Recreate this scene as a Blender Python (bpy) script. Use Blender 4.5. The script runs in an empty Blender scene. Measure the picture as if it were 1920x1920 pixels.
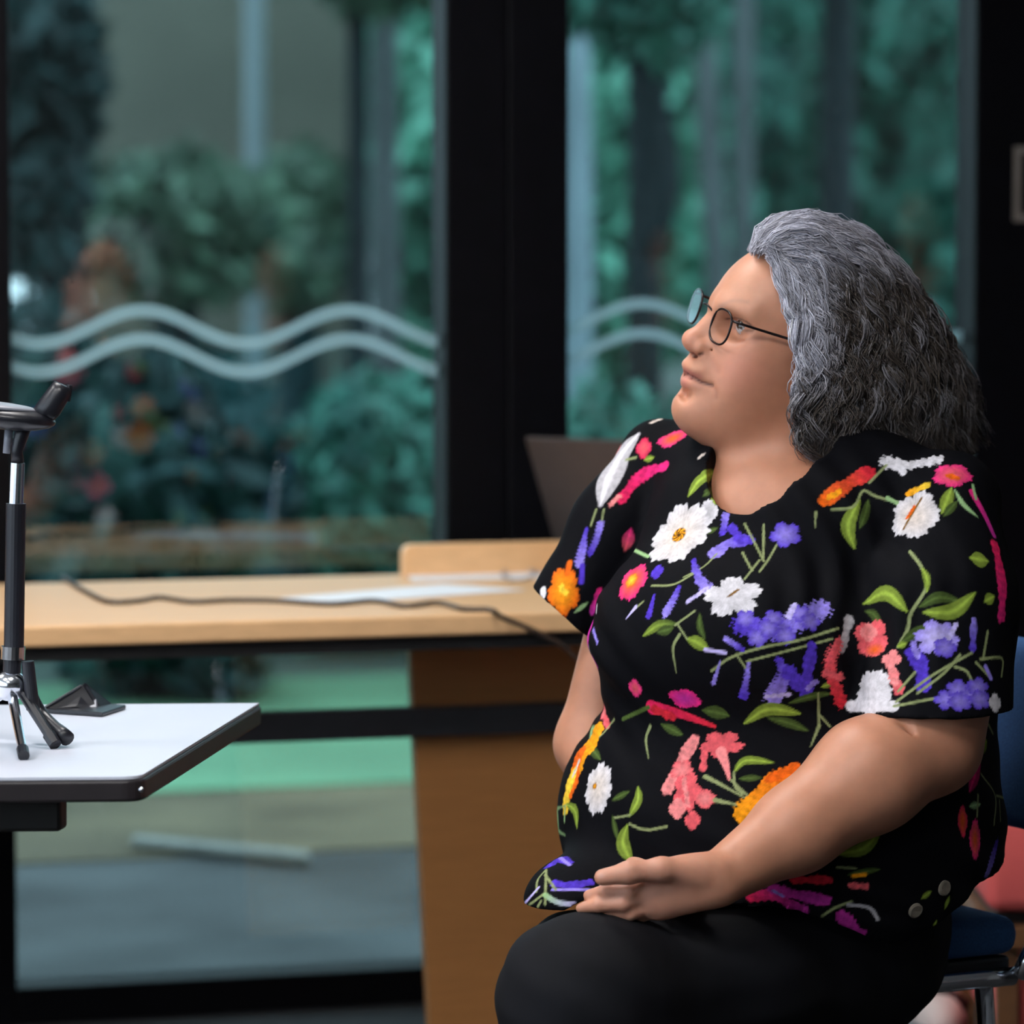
import bpy, bmesh, math, random
import numpy as np
from mathutils import Vector, Matrix
from mathutils.bvhtree import BVHTree

random.seed(7)
RNG = np.random.default_rng(11)
scene = bpy.context.scene
COL = scene.collection

# ------------------------------------------------------------------ camera, world, exposure
FPX = 7500.0            # focal length in pixels of the 1920 frame
CAM_Z = 1.28
PITCH = math.atan(535.0 / FPX)
cam_data = bpy.data.cameras.new('camera')
cam = bpy.data.objects.new('camera', cam_data)
COL.objects.link(cam)
cam.location = (0, 0, CAM_Z)
cam.rotation_euler = (math.pi / 2 - PITCH, 0, 0)
cam_data.sensor_width = 36
cam_data.lens = 36 * FPX / 1920
cam_data.clip_start = 0.05
cam_data.clip_end = 200
cam_data.dof.use_dof = True
cam_data.dof.focus_distance = 4.38
cam_data.dof.aperture_fstop = 4.2
scene.camera = cam

world = bpy.data.worlds.new('overcast_sky')
scene.world = world
world.use_nodes = True
bg = world.node_tree.nodes['Background']
bg.inputs['Color'].default_value = (0.72, 0.86, 1.0, 1)
bg.inputs['Strength'].default_value = 2.5

scene.view_settings.view_transform = 'Standard'
scene.view_settings.look = 'None'
scene.view_settings.exposure = 0.13
scene.view_settings.gamma = 1.0
scene.view_settings.use_curve_mapping = False
scene.cycles.max_bounces = 5
scene.cycles.diffuse_bounces = 3
scene.cycles.glossy_bounces = 3
scene.cycles.transparent_max_bounces = 12
scene.cycles.use_adaptive_sampling = True
scene.cycles.adaptive_threshold = 0.08
scene.cycles.adaptive_min_samples = 12
scene.cycles.use_denoising = True

CEILING_POWER = 27.0      # emission strength of the ceiling diffusers

# ------------------------------------------------------------------ geometry helpers
CP, SP = math.cos(PITCH), math.sin(PITCH)

def ray(px, py):
    u = (px - 960) / FPX
    v = (960 - py) / FPX
    return np.array([u, CP + v * SP, -SP + v * CP])

def at(px, py, Y):
    d = ray(px, py)
    return np.array([0, 0, CAM_Z]) + d * (Y / d[1])

def onz(px, py, z):
    d = ray(px, py)
    return np.array([0, 0, CAM_Z]) + d * ((z - CAM_Z) / d[2])

THETA = math.radians(16)
E1 = np.array([math.cos(THETA), math.sin(THETA), 0.0])
NN = np.array([math.sin(THETA), -math.cos(THETA), 0.0])
W0 = np.array([(400 - 960) / FPX * 6.5, 6.5, 0.0])
ZZ = np.array([0, 0, 1.0])

def WP(e, d, z):
    return W0 + e * E1 + d * NN + z * ZZ

def wall_ez(px, py, d=0.0):
    dr = ray(px, py)
    o = np.array([0, 0, CAM_Z])
    p0 = W0 + d * NN
    t = np.dot(p0 - o, NN) / np.dot(dr, NN)
    p = o + dr * t
    return np.dot(p - W0, E1), p[2]

def srgb(r, g, b):
    def f(c):
        c /= 255.0
        return c / 12.92 if c <= 0.04045 else ((c + 0.055) / 1.055) ** 2.4
    return (f(r), f(g), f(b))

# ------------------------------------------------------------------ materials
def mat(name, col, rough=0.5, metal=0.0, var=0.12, scale=30.0, bump=0.0, spec=0.5, coat=0.0, stretch=None,
        sss=0.0, attr=None, emit=None, island=0.0, trans=0.0):
    m = bpy.data.materials.new(name)
    m.use_nodes = True
    nt = m.node_tree
    N = nt.nodes
    L = nt.links
    b = N['Principled BSDF']
    b.inputs['Roughness'].default_value = rough
    b.inputs['Metallic'].default_value = metal
    b.inputs['Specular IOR Level'].default_value = spec
    b.inputs['Coat Weight'].default_value = coat
    tc = N.new('ShaderNodeTexCoord')
    mp = N.new('ShaderNodeMapping')
    L.new(tc.outputs['Object'], mp.inputs['Vector'])
    if stretch:
        mp.inputs['Rotation'].default_value = (0, 0, stretch[3] if len(stretch) > 3 else 0)
        mp.inputs['Scale'].default_value = stretch[:3]
    nz = N.new('ShaderNodeTexNoise')
    nz.inputs['Scale'].default_value = scale
    nz.inputs['Detail'].default_value = 5
    L.new(mp.outputs['Vector'], nz.inputs['Vector'])
    mr = N.new('ShaderNodeMapRange')
    mr.inputs['From Min'].default_value = 0.3
    mr.inputs['From Max'].default_value = 0.7
    mr.inputs['To Min'].default_value = 1 - var
    mr.inputs['To Max'].default_value = 1 + var
    L.new(nz.outputs['Fac'], mr.inputs['Value'])
    mul = N.new('ShaderNodeVectorMath')
    mul.operation = 'SCALE'
    L.new(mr.outputs['Result'], mul.inputs['Scale'])
    if attr:
        at_ = N.new('ShaderNodeAttribute')
        at_.attribute_name = attr
        L.new(at_.outputs['Color'], mul.inputs[0])
    else:
        mul.inputs[0].default_value = col
    last = mul.outputs['Vector']
    if island > 0:
        g = N.new('ShaderNodeNewGeometry')
        mr2 = N.new('ShaderNodeMapRange')
        mr2.inputs['To Min'].default_value = 1 - island
        mr2.inputs['To Max'].default_value = 1 + island
        L.new(g.outputs['Random Per Island'], mr2.inputs['Value'])
        m2 = N.new('ShaderNodeVectorMath')
        m2.operation = 'SCALE'
        L.new(last, m2.inputs[0])
        L.new(mr2.outputs['Result'], m2.inputs['Scale'])
        last = m2.outputs['Vector']
    L.new(last, b.inputs['Base Color'])
    if bump > 0:
        bp = N.new('ShaderNodeBump')
        bp.inputs['Strength'].default_value = bump
        bp.inputs['Distance'].default_value = 0.002
        L.new(nz.outputs['Fac'], bp.inputs['Height'])
        L.new(bp.outputs['Normal'], b.inputs['Normal'])
    if sss > 0:
        b.inputs['Subsurface Weight'].default_value = sss
        b.inputs['Subsurface Radius'].default_value = (1.0, 0.35, 0.2)
        b.inputs['Subsurface Scale'].default_value = 0.006
    if emit:
        b.inputs['Emission Color'].default_value = (*emit[:3], 1)
        b.inputs['Emission Strength'].default_value = emit[3]
    return m

def glass_mat(name, tint, refl):
    m = bpy.data.materials.new(name)
    m.use_nodes = True
    nt = m.node_tree
    nt.nodes.clear()
    N, L = nt.nodes, nt.links
    out = N.new('ShaderNodeOutputMaterial')
    mix = N.new('ShaderNodeMixShader')
    tr = N.new('ShaderNodeBsdfTransparent')
    gl = N.new('ShaderNodeBsdfGlossy')
    gl.inputs['Roughness'].default_value = 0.012
    gl.inputs['Color'].default_value = (0.93, 0.98, 1, 1)
    nz = N.new('ShaderNodeTexNoise')
    nz.inputs['Scale'].default_value = 3.0
    cr = N.new('ShaderNodeMapRange')
    cr.inputs['To Min'].default_value = 0.96
    cr.inputs['To Max'].default_value = 1.0
    L.new(nz.outputs['Fac'], cr.inputs['Value'])
    sc = N.new('ShaderNodeVectorMath')
    sc.operation = 'SCALE'
    sc.inputs[0].default_value = tint
    L.new(cr.outputs['Result'], sc.inputs['Scale'])
    L.new(sc.outputs['Vector'], tr.inputs['Color'])
    fr = N.new('ShaderNodeFresnel')
    fr.inputs['IOR'].default_value = refl
    geo = N.new('ShaderNodeNewGeometry')
    inv = N.new('ShaderNodeMath'); inv.operation = 'SUBTRACT'; inv.inputs[0].default_value = 1.0
    L.new(geo.outputs['Backfacing'], inv.inputs[1])
    fm = N.new('ShaderNodeMath'); fm.operation = 'MULTIPLY'
    L.new(fr.outputs['Fac'], fm.inputs[0])
    L.new(inv.outputs['Value'], fm.inputs[1])
    L.new(fm.outputs['Value'], mix.inputs['Fac'])
    L.new(tr.outputs['BSDF'], mix.inputs[1])
    L.new(gl.outputs['BSDF'], mix.inputs[2])
    L.new(mix.outputs['Shader'], out.inputs['Surface'])
    return m

def frost_mat(name, col, alpha):
    m = bpy.data.materials.new(name)
    m.use_nodes = True
    nt = m.node_tree
    nt.nodes.clear()
    N, L = nt.nodes, nt.links
    out = N.new('ShaderNodeOutputMaterial')
    mix = N.new('ShaderNodeMixShader')
    mix2 = N.new('ShaderNodeMixShader')
    tr = N.new('ShaderNodeBsdfTransparent')
    df = N.new('ShaderNodeBsdfDiffuse')
    tl = N.new('ShaderNodeBsdfTranslucent')
    nz = N.new('ShaderNodeTexNoise')
    nz.inputs['Scale'].default_value = 60
    cr = N.new('ShaderNodeMapRange')
    cr.inputs['To Min'].default_value = alpha - 0.04
    cr.inputs['To Max'].default_value = alpha + 0.04
    L.new(nz.outputs['Fac'], cr.inputs['Value'])
    df.inputs['Color'].default_value = (*col, 1)
    tl.inputs['Color'].default_value = (*col, 1)
    mix2.inputs['Fac'].default_value = 0.5
    L.new(df.outputs['BSDF'], mix2.inputs[1])
    L.new(tl.outputs['BSDF'], mix2.inputs[2])
    L.new(cr.outputs['Result'], mix.inputs['Fac'])
    L.new(tr.outputs['BSDF'], mix.inputs[1])
    L.new(mix2.outputs['Shader'], mix.inputs[2])
    L.new(mix.outputs['Shader'], out.inputs['Surface'])
    return m

M = {}
M['frame'] = mat('black_window_frame', (0.0022, 0.0022, 0.0036), 0.5, var=0.2, spec=0.12)
M['glass'] = glass_mat('tinted_glass', (0.74, 0.86, 0.86), 2.3)
M['frost'] = frost_mat('etched_band', (0.46, 0.62, 0.66), 0.42)
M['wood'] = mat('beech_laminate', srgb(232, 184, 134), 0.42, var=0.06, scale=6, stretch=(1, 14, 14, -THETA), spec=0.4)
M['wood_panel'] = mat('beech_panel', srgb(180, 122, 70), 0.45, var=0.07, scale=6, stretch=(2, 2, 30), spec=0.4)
M['dark_steel'] = mat('dark_grey_steel', (0.045, 0.045, 0.05), 0.45, 0.2, var=0.1)
M['black_steel'] = mat('black_steel', (0.012, 0.011, 0.011), 0.5, var=0.1)
M['paper'] = mat('white_paper', (0.86, 0.87, 0.9), 0.7, var=0.02, scale=12)
M['white_top'] = mat('white_laminate', (0.60, 0.63, 0.72), 0.35, var=0.015, scale=8)
M['black_edge'] = mat('black_edging', (0.020, 0.016, 0.018), 0.4, var=0.15)
M['black_plastic'] = mat('black_plastic', (0.010, 0.011, 0.016), 0.35, var=0.15)
M['chrome'] = mat('chrome', (0.75, 0.77, 0.82), 0.16, 1.0, var=0.03)
M['grey_plastic'] = mat('grey_plastic', (0.25, 0.26, 0.3), 0.35, var=0.05)
M['cable'] = mat('brown_cable', (0.045, 0.028, 0.02), 0.5, var=0.1)
M['laptop'] = mat('brown_grey_lid', srgb(74, 64, 62), 0.4, 0.3, var=0.05)
M['blue_fabric'] = mat('blue_upholstery', (0.028, 0.095, 0.26), 0.85, var=0.2, scale=400, bump=0.3)
M['red_fabric'] = mat('coral_upholstery', srgb(226, 96, 92), 0.85, var=0.05, scale=300, bump=0.2)
M['trousers'] = mat('black_trousers', (0.0030, 0.0033, 0.0055), 0.85, var=0.3, scale=14, bump=0.15, spec=0.25)
M['shoe'] = mat('black_shoe', (0.01, 0.01, 0.012), 0.45, var=0.2)
M['skin'] = mat('skin', (0.4, 0.2, 0.14), 0.48, var=0.07, scale=45, bump=0.10, sss=0.25, attr='tone', spec=0.4)
M['print'] = mat('floral_print', (0, 0, 0), 0.8, var=0.16, scale=170, bump=0.08, attr='print', spec=0.1)
M['hair'] = mat('wavy_grey_hair', (0, 0, 0), 0.42, var=0.05, attr='strand', spec=0.45)
M['eye'] = mat('eyeball', (0, 0, 0), 0.15, var=0.02, attr='iris', coat=0.6)
M['wire'] = mat('dark_wire_rim', (0.02, 0.015, 0.016), 0.3, 0.6, var=0.1)
M['lens'] = glass_mat('spectacle_lens', (0.99, 0.995, 0.995), 1.3)
M['button'] = mat('horn_button', srgb(120, 112, 100), 0.3, var=0.2, scale=120)
M['carpet'] = mat('grey_carpet', (0.02, 0.019, 0.02), 0.95, var=0.25, scale=200)
M['plaster'] = mat('off_white_plaster', (0.22, 0.21, 0.20), 0.8, var=0.04, scale=5)
M['dark_wall'] = mat('dark_wall_paint', (0.003, 0.003, 0.005), 0.8, var=0.1, spec=0.1)
M['ceiling'] = mat('ceiling_tile', (0.6, 0.6, 0.6), 0.9, var=0.04)
M['diffuser'] = mat('lamp_diffuser', (0.9, 0.9, 0.9), 0.5, var=0.0, emit=(1.0, 0.97, 0.95, CEILING_POWER))
M['brushed'] = mat('brushed_metal', (0.42, 0.38, 0.34), 0.4, 0.7, var=0.1)
M['brass'] = mat('dull_plate', (0.10, 0.08, 0.07), 0.5, 0.3, var=0.1)
M['leather'] = mat('tan_leg', srgb(120, 80, 50), 0.5, var=0.1)
M['pale'] = mat('pale_leather', srgb(235, 215, 208), 0.55, var=0.05)
M['grey_sole'] = mat('grey_sole', srgb(110, 108, 115), 0.6, var=0.1)
# outdoors
M['paving'] = mat('grey_paving', (0.082, 0.086, 0.088), 0.9, var=0.45, scale=2.2)
M['litter'] = mat('leaf_litter', (0.17, 0.13, 0.075), 0.95, var=0.4, scale=2.5)
M['lawn'] = mat('lawn', (0.17, 0.36, 0.20), 0.95, var=0.25, scale=1.5)
M['soil'] = mat('woodland_floor', (0.05, 0.075, 0.06), 0.95, var=0.4, scale=1.2)
M['bark_dark'] = mat('dark_bark', (0.012, 0.022, 0.026), 0.95, var=0.4, scale=6, stretch=(4, 4, 0.6))
M['bark_pale'] = mat('pale_bark', (0.33, 0.42, 0.48), 0.9, var=0.3, scale=4, stretch=(4, 4, 0.6))
M['bark_grey'] = mat('grey_bark', (0.10, 0.115, 0.12), 0.9, var=0.35, scale=4, stretch=(4, 4, 0.6))
M['leaf_teal'] = mat('teal_leaves', (0.055, 0.20, 0.15), 0.7, var=0.3, scale=0.8, island=0.5)
M['leaf_bright'] = mat('bright_leaves', (0.16, 0.46, 0.33), 0.7, var=0.3, scale=0.8, island=0.4)
M['leaf_dark'] = mat('dark_leaves', (0.016, 0.055, 0.055), 0.7, var=0.4, scale=0.8, island=0.5)
M['leaf_olive'] = mat('olive_leaves', (0.09, 0.17, 0.11), 0.7, var=0.3, scale=0.8, island=0.5)
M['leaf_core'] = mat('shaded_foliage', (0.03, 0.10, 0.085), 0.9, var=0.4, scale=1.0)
M['render_wall'] = mat('rendered_wall', (0.155, 0.15, 0.12), 0.9, var=0.22, scale=0.7)
M['pole'] = mat('galvanised_pole', (0.24, 0.29, 0.31), 0.5, 0.2, var=0.1)
M['kerb'] = mat('pale_kerb', (0.32, 0.31, 0.28), 0.9, var=0.15)

# ------------------------------------------------------------------ object helpers
ROOT_LOC = {}

def thing(name, label, cat, loc, group=None):
    o = bpy.data.objects.new(name, None)
    o.empty_display_size = 0.05
    COL.objects.link(o)
    o.location = tuple(float(v) for v in loc)
    if label:
        o['label'] = label
        o['category'] = cat
    if group:
        o['group'] = group
    ROOT_LOC[o.name] = np.array(loc, float)
    return o

def root_loc(parent):
    p = parent
    while p.parent:
        p = p.parent
    return ROOT_LOC.get(p.name, np.zeros(3))

def link(me, name, m, parent=None, label=None, cat=None, kind=None, group=None, smooth=False):
    o = bpy.data.objects.new(name, me)
    COL.objects.link(o)
    if m is not None:
        me.materials.append(m)
    if parent is not None:
        o.parent = parent
    if label:
        o['label'] = label
    if cat:
        o['category'] = cat
    if kind:
        o['kind'] = kind
    if group:
        o['group'] = group
    if smooth:
        me.polygons.foreach_set('use_smooth', np.ones(len(me.polygons), bool))
    return o

def np_mesh(name, V, Q):
    """fast mesh from vertex array and (n,k) faces"""
    V = np.ascontiguousarray(V, np.float32)
    Q = np.ascontiguousarray(Q, np.int32)
    me = bpy.data.meshes.new(name)
    n, k = Q.shape
    me.vertices.add(len(V))
    me.vertices.foreach_set('co', V.ravel())
    me.loops.add(n * k)
    me.loops.foreach_set('vertex_index', Q.ravel())
    me.polygons.add(n)
    me.polygons.foreach_set('loop_start', np.arange(0, n * k, k, dtype=np.int32))
    me.update(calc_edges=True)
    me.validate()
    return me

class MB:
    def __init__(self):
        self.v, self.f = [], []

    def add(self, V, F):
        b = len(self.v)
        self.v += [tuple(map(float, p)) for p in V]
        self.f += [tuple(i + b for i in f) for f in F]
        return self

    def obox(self, o, ax, ay, az):
        """box from corner o with edge vectors"""
        o, ax, ay, az = map(lambda t: np.array(t, float), (o, ax, ay, az))
        V = [o, o + ax, o + ax + ay, o + ay, o + az, o + ax + az, o + ax + ay + az, o + ay + az]
        F = [(0, 3, 2, 1), (4, 5, 6, 7), (0, 1, 5, 4), (1, 2, 6, 5), (2, 3, 7, 6), (3, 0, 4, 7)]
        if np.dot(np.cross(ax, ay), az) < 0:
            F = [f[::-1] for f in F]
        return self.add(V, F)

    def wbox(self, e0, e1, d0, d1, z0, z1):
        return self.obox(WP(e0, d0, z0), (e1 - e0) * E1, (d1 - d0) * NN, (0, 0, z1 - z0))

    def box(self, x0, x1, y0, y1, z0, z1):
        return self.obox((x0, y0, z0), (x1 - x0, 0, 0), (0, y1 - y0, 0), (0, 0, z1 - z0))

    def prism(self, poly, axis):
        """closed polygon (3D points) extruded along axis"""
        P = [np.array(p, float) for p in poly]
        A = np.array(axis, float)
        n = len(P)
        V = P + [p + A for p in P]
        F = [tuple(range(n))[::-1], tuple(range(n, 2 * n))]
        for i in range(n):
            j = (i + 1) % n
            F.append((i, j, n + j, n + i))
        return self.add(V, F)

    def tube(self, pts, rad, n=10, caps=True):
        pts = [np.array(p, float) for p in pts]
        if not hasattr(rad, '__len__'):
            rad = [rad] * len(pts)
        V, F = [], []
        up = None
        for i, p in enumerate(pts):
            t = pts[min(i + 1, len(pts) - 1)] - pts[max(i - 1, 0)]
            t /= np.linalg.norm(t) + 1e-12
            if up is None:
                a = np.array([0, 0, 1.0]) if abs(t[2]) < 0.9 else np.array([1.0, 0, 0])
                up = np.cross(t, a)
            up = up - t * np.dot(up, t)
            up /= np.linalg.norm(up) + 1e-12
            w = np.cross(t, up)
            for k in range(n):
                a = 2 * math.pi * k / n
                V.append(p + rad[i] * (math.cos(a) * up + math.sin(a) * w))
        m = len(pts)
        for i in range(m - 1):
            for k in range(n):
                k2 = (k + 1) % n
                F.append((i * n + k, i * n + k2, (i + 1) * n + k2, (i + 1) * n + k))
        if caps:
            F.append(tuple(range(n))[::-1])
            F.append(tuple((m - 1) * n + k for k in range(n)))
        return self.add(V, F)

    def cyl(self, p0, p1, r0, r1=None, n=20):
        return self.tube([p0, p1], [r0, r0 if r1 is None else r1], n)

    def ellipsoid(self, c, R, rad, nu=16, nv=10):
        c = np.array(c, float)
        R = np.array(R, float)
        V, F = [], []
        for j in range(1, nv):
            th = math.pi * j / nv
            for i in range(nu):
                ph = 2 * math.pi * i / nu
                q = np.array([math.sin(th) * math.cos(ph) * rad[0], math.sin(th) * math.sin(ph) * rad[1], math.cos(th) * rad[2]])
                V.append(c + q @ R)
        V.append(c + np.array([0, 0, rad[2]]) @ R)
        V.append(c + np.array([0, 0, -rad[2]]) @ R)
        for j in range(nv - 2):
            for i in range(nu):
                i2 = (i + 1) % nu
                F.append((j * nu + i, (j + 1) * nu + i, (j + 1) * nu + i2, j * nu + i2))
        a, b = len(V) - 2, len(V) - 1
        for i in range(nu):
            i2 = (i + 1) % nu
            F.append((a, i, i2))
            F.append((b, (nv - 2) * nu + i2, (nv - 2) * nu + i))
        return self.add(V, F)

    def build(self, name, m, parent=None, label=None, cat=None, kind=None, group=None, smooth=False, bevel=0.0, seg=2, loc=None):
        off = root_loc(parent) if parent is not None else (np.array(loc, float) if loc is not None else np.zeros(3))
        me = bpy.data.meshes.new(name)
        me.from_pydata([tuple(np.array(p) - off) for p in self.v], [], self.f)
        if bevel > 0:
            bm = bmesh.new()
            bm.from_mesh(me)
            ed = [e for e in bm.edges if len(e.link_faces) == 2 and e.calc_face_angle(0) > 0.5]
            bmesh.ops.bevel(bm, geom=ed, offset=bevel, segments=seg, profile=0.5, affect='EDGES')
            bm.to_mesh(me)
            bm.free()
        o = link(me, name, m, parent, label, cat, kind, group, smooth)
        if bevel > 0 and not smooth:
            pass
        if loc is not None and parent is None:
            o.location = tuple(off)
            ROOT_LOC[o.name] = off
        return o

def catmull(pts, n):
    P = np.array(pts, float)
    if len(P) == 2:
        t = np.linspace(0, 1, n)[:, None]
        return P[0] * (1 - t) + P[1] * t
    d = np.r_[0, np.cumsum(np.linalg.norm(np.diff(P[:, :2] if P.shape[1] == 2 else P[:, :3], axis=0), axis=1))]
    d = d / d[-1]
    out = []
    for t in np.linspace(0, 1, n):
        i = min(max(np.searchsorted(d, t, side='right') - 1, 0), len(P) - 2)
        u = (t - d[i]) / (d[i + 1] - d[i] + 1e-12)
        p0 = P[i - 1] if i > 0 else 2 * P[0] - P[1]
        p3 = P[i + 2] if i + 2 < len(P) else 2 * P[-1] - P[-2]
        p1, p2 = P[i], P[i + 1]
        out.append(0.5 * ((2 * p1) + (-p0 + p2) * u + (2 * p0 - 5 * p1 + 4 * p2 - p3) * u ** 2 + (-p0 + 3 * p1 - 3 * p2 + p3) * u ** 3))
    return np.array(out)

# ================================================================== THE SETTING
ROOM_E0, ROOM_E1, ROOM_D = -3.4, 3.6, 9.2
CEIL = 2.75
MB().wbox(ROOM_E0, ROOM_E1, -0.02, ROOM_D, -0.06, 0.0).build('floor', M['carpet'], kind='structure')
MB().wbox(ROOM_E0, ROOM_E1, -0.02, ROOM_D, CEIL, CEIL + 0.1).build('ceiling', M['ceiling'], kind='structure')
MB().wbox(ROOM_E1, ROOM_E1 + 0.1, -0.02, ROOM_D, 0, CEIL).build('wall_right', M['plaster'], kind='structure')
MB().wbox(ROOM_E0 - 0.1, ROOM_E1 + 0.1, ROOM_D, ROOM_D + 0.1, 0, CEIL).build('wall_back', M['plaster'], kind='structure')
# left wall with a broad daylight opening
wl = MB()
wl.wbox(ROOM_E0 - 0.1, ROOM_E0, -0.02, 0.8, 0, CEIL)
wl.wbox(ROOM_E0 - 0.1, ROOM_E0, 7.4, ROOM_D, 0, CEIL)
wl.wbox(ROOM_E0 - 0.1, ROOM_E0, 0.8, 7.4, 0, 0.8)
wl.wbox(ROOM_E0 - 0.1, ROOM_E0, 0.8, 7.4, 2.45, CEIL)
wl.build('wall_left', M['plaster'], kind='structure')

# window wall: black frame posts, rails and glass panes
eA0, _ = wall_ez(14, 900)
eA1, _ = wall_ez(819, 900)
eB0, _ = wall_ez(1047, 700)
eB1, _ = wall_ez(1803, 400)
Z_SILL, Z_HEAD = 0.06, 2.35

def window(idx, e0, e1, waves, post_l, post_r, mid=None):
    w = thing('window_%d' % idx, None, None, WP((e0 + e1) / 2, 0, 0))
    w['kind'] = 'structure'
    MB().wbox(e0 - post_l, e0, -0.03, 0.06, 0.0, CEIL).build('jamb', M['frame'], w, bevel=0.004)
    MB().wbox(e1, e1 + post_r, -0.03, 0.06, 0.0, CEIL).build('jamb', M['frame'], w, bevel=0.004)
    MB().wbox(e0, e1, -0.03, 0.06, 0.0, Z_SILL).build('bottom_rail', M['frame'], w, bevel=0.004)
    MB().wbox(e0, e1, -0.03, 0.06, Z_HEAD, CEIL).build('head_rail', M['frame'], w, bevel=0.004)
    MB().wbox(e0, e1, -0.004, 0.004, Z_SILL, Z_HEAD).build('pane', M['glass'], w)
    for (mean, amp, peak, per, hw) in waves:
        pts = []
        N = 90
        for i in range(N + 1):
            px = waves_px[idx][0] + (waves_px[idx][1] - waves_px[idx][0]) * i / N
            py = mean - amp * math.cos(2 * math.pi * (px - peak) / per)
            slope = amp * 2 * math.pi / per * math.sin(2 * math.pi * (px - peak) / per)
            h = hw * (1 + 0.15 * abs(slope))
            e, z1 = wall_ez(px, py - h, 0.006)
            _, z0 = wall_ez(px, py + h, 0.006)
            pts.append((min(max(e, e0), e1), z0, z1))
        b = MB()
        V, F = [], []
        for (e, z0, z1) in pts:
            V += [WP(e, 0.0045, z0), WP(e, 0.0045, z1), WP(e, 0.006, z0), WP(e, 0.006, z1)]
        for i in range(N):
            a = 4 * i
            F += [(a + 2, a + 6, a + 7, a + 3), (a, a + 1, a + 5, a + 4), (a + 1, a + 3, a + 7, a + 5), (a, a + 4, a + 6, a + 2)]
        b.add(V, F).build('etched_wave', M['frost'], w)
    return w

waves_px = {1: (10, 822), 2: (1045, 1806)}
window(1, eA0, eA1, [(613, 31, 268, 386, 12), (667, 31, 268, 386, 12)], 0.10, (eB0 - eA1) / 2 - 0.001)
window(2, eB0, eB1, [(600, 31, 1205, 386, 11), (656, 31, 1205, 386, 11)], (eB0 - eA1) / 2 - 0.001, 0.12)
# dark partition to the right of the glazing, and plain glazing beyond the frame on the left
MB().wbox(eB1 + 0.121, ROOM_E1, -0.03, 0.05, 0, CEIL).build('wall_front', M['dark_wall'], kind='structure')
MB().wbox(ROOM_E0, eA0 - 0.101, -0.03, 0.05, 0, CEIL).build('wall_front_left', M['dark_wall'], kind='structure')

# ceiling lamps
k = 0
for (e, d) in [(-2.1, 1.7), (-0.5, 1.5), (-2.1, 3.5), (-0.8, 3.7), (-2.1, 5.4)]:
    t = thing('ceiling_light', 'square recessed ceiling lamp panel above the room, out of view', 'ceiling light', WP(e, d, CEIL - 0.02), 'ceiling lamp panels')
    fr = MB()
    for (a0, a1, b0, b1) in ((-.32, .32, -.32, -.29), (-.32, .32, .29, .32), (-.32, -.29, -.29, .29), (.29, .32, -.29, .29)):
        fr.wbox(e + a0, e + a1, d + b0, d + b1, CEIL - 0.03, CEIL)
    fr.build('frame', M['brushed'], t)
    MB().wbox(e - .29, e + .29, d - .29, d + .29, CEIL - 0.02, CEIL - 0.008).build('diffuser', M['diffuser'], t)

# switch panel on the dark partition
e0, z1 = wall_ez(1897, 275, 0.05)
_, z0 = wall_ez(1897, 415, 0.05)
sw = thing('wall_switch_panel', 'small metal-framed switch panel on the black wall by the right window', 'switch panel', WP(e0, 0.05, z0))
f = MB()
f.wbox(e0, e0 + 0.10, 0.05, 0.062, z0, z0 + 0.012).wbox(e0, e0 + 0.10, 0.05, 0.062, z1 - 0.012, z1)
f.wbox(e0, e0 + 0.012, 0.05, 0.062, z0 + 0.012, z1 - 0.012).wbox(e0 + 0.088, e0 + 0.10, 0.05, 0.062, z0 + 0.012, z1 - 0.012)
f.build('frame', M['brushed'], sw)
MB().wbox(e0 + 0.012, e0 + 0.088, 0.05, 0.055, z0 + 0.012, z1 - 0.012).build('plate', M['brass'], sw)
MB().wbox(e0 + 0.03, e0 + 0.07, 0.055, 0.060, z0 + 0.04, z1 - 0.04).build('rocker_switch', M['brushed'], sw, bevel=0.001)

# ================================================================== OUTDOORS
def strip(name, d0, d1, z, m, kind='structure', lo=-9, hi=9):
    return MB().wbox(lo, hi, -d1, -d0, z - 0.05, z).build(name, m, kind=kind)

strip('ground_paving', 0.04, 1.55, 0.0, M['paving'])
strip('ground_litter', 1.55, 2.45, 0.005, M['litter'])
strip('ground_lawn', 2.45, 4.6, 0.01, M['lawn'])
strip('ground_wood', 4.6, 40, 0.0, M['soil'], lo=-20, hi=20)

def wd(px, Y):
    """world x for a pixel column at depth Y"""
    return (px - 960) / FPX * Y

def leaves(n, blobs, size, flat=0.0):
    """n leaf blades scattered in ellipsoid blobs [(c, r)]"""
    w = np.array([b[1][0] * b[1][1] * b[1][2] for b in blobs]) ** 0.67
    idx = RNG.choice(len(blobs), n, p=w / w.sum())
    C = np.array([b[0] for b in blobs])[idx]
    Rr = np.array([b[1] for b in blobs])[idx]
    d = RNG.normal(size=(n, 3))
    d /= np.linalg.norm(d, axis=1)[:, None]
    rad = RNG.uniform(0.55, 1.05, (n, 1))
    P = C + d * Rr * rad
    a = RNG.normal(size=(n, 3)); a /= np.linalg.norm(a, axis=1)[:, None]
    b = np.cross(a, RNG.normal(size=(n, 3))); b /= np.linalg.norm(b, axis=1)[:, None]
    c = np.cross(a, b)
    s = size * RNG.uniform(0.6, 1.3, (n, 1))
    V = np.stack([P - a * s, P - b * s * 0.42 + c * s * 0.08, P + a * s, P + b * s * 0.42 + c * s * 0.08], 1).reshape(-1, 3)
    Q = np.arange(4 * n).reshape(n, 4)
    return V, Q

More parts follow.
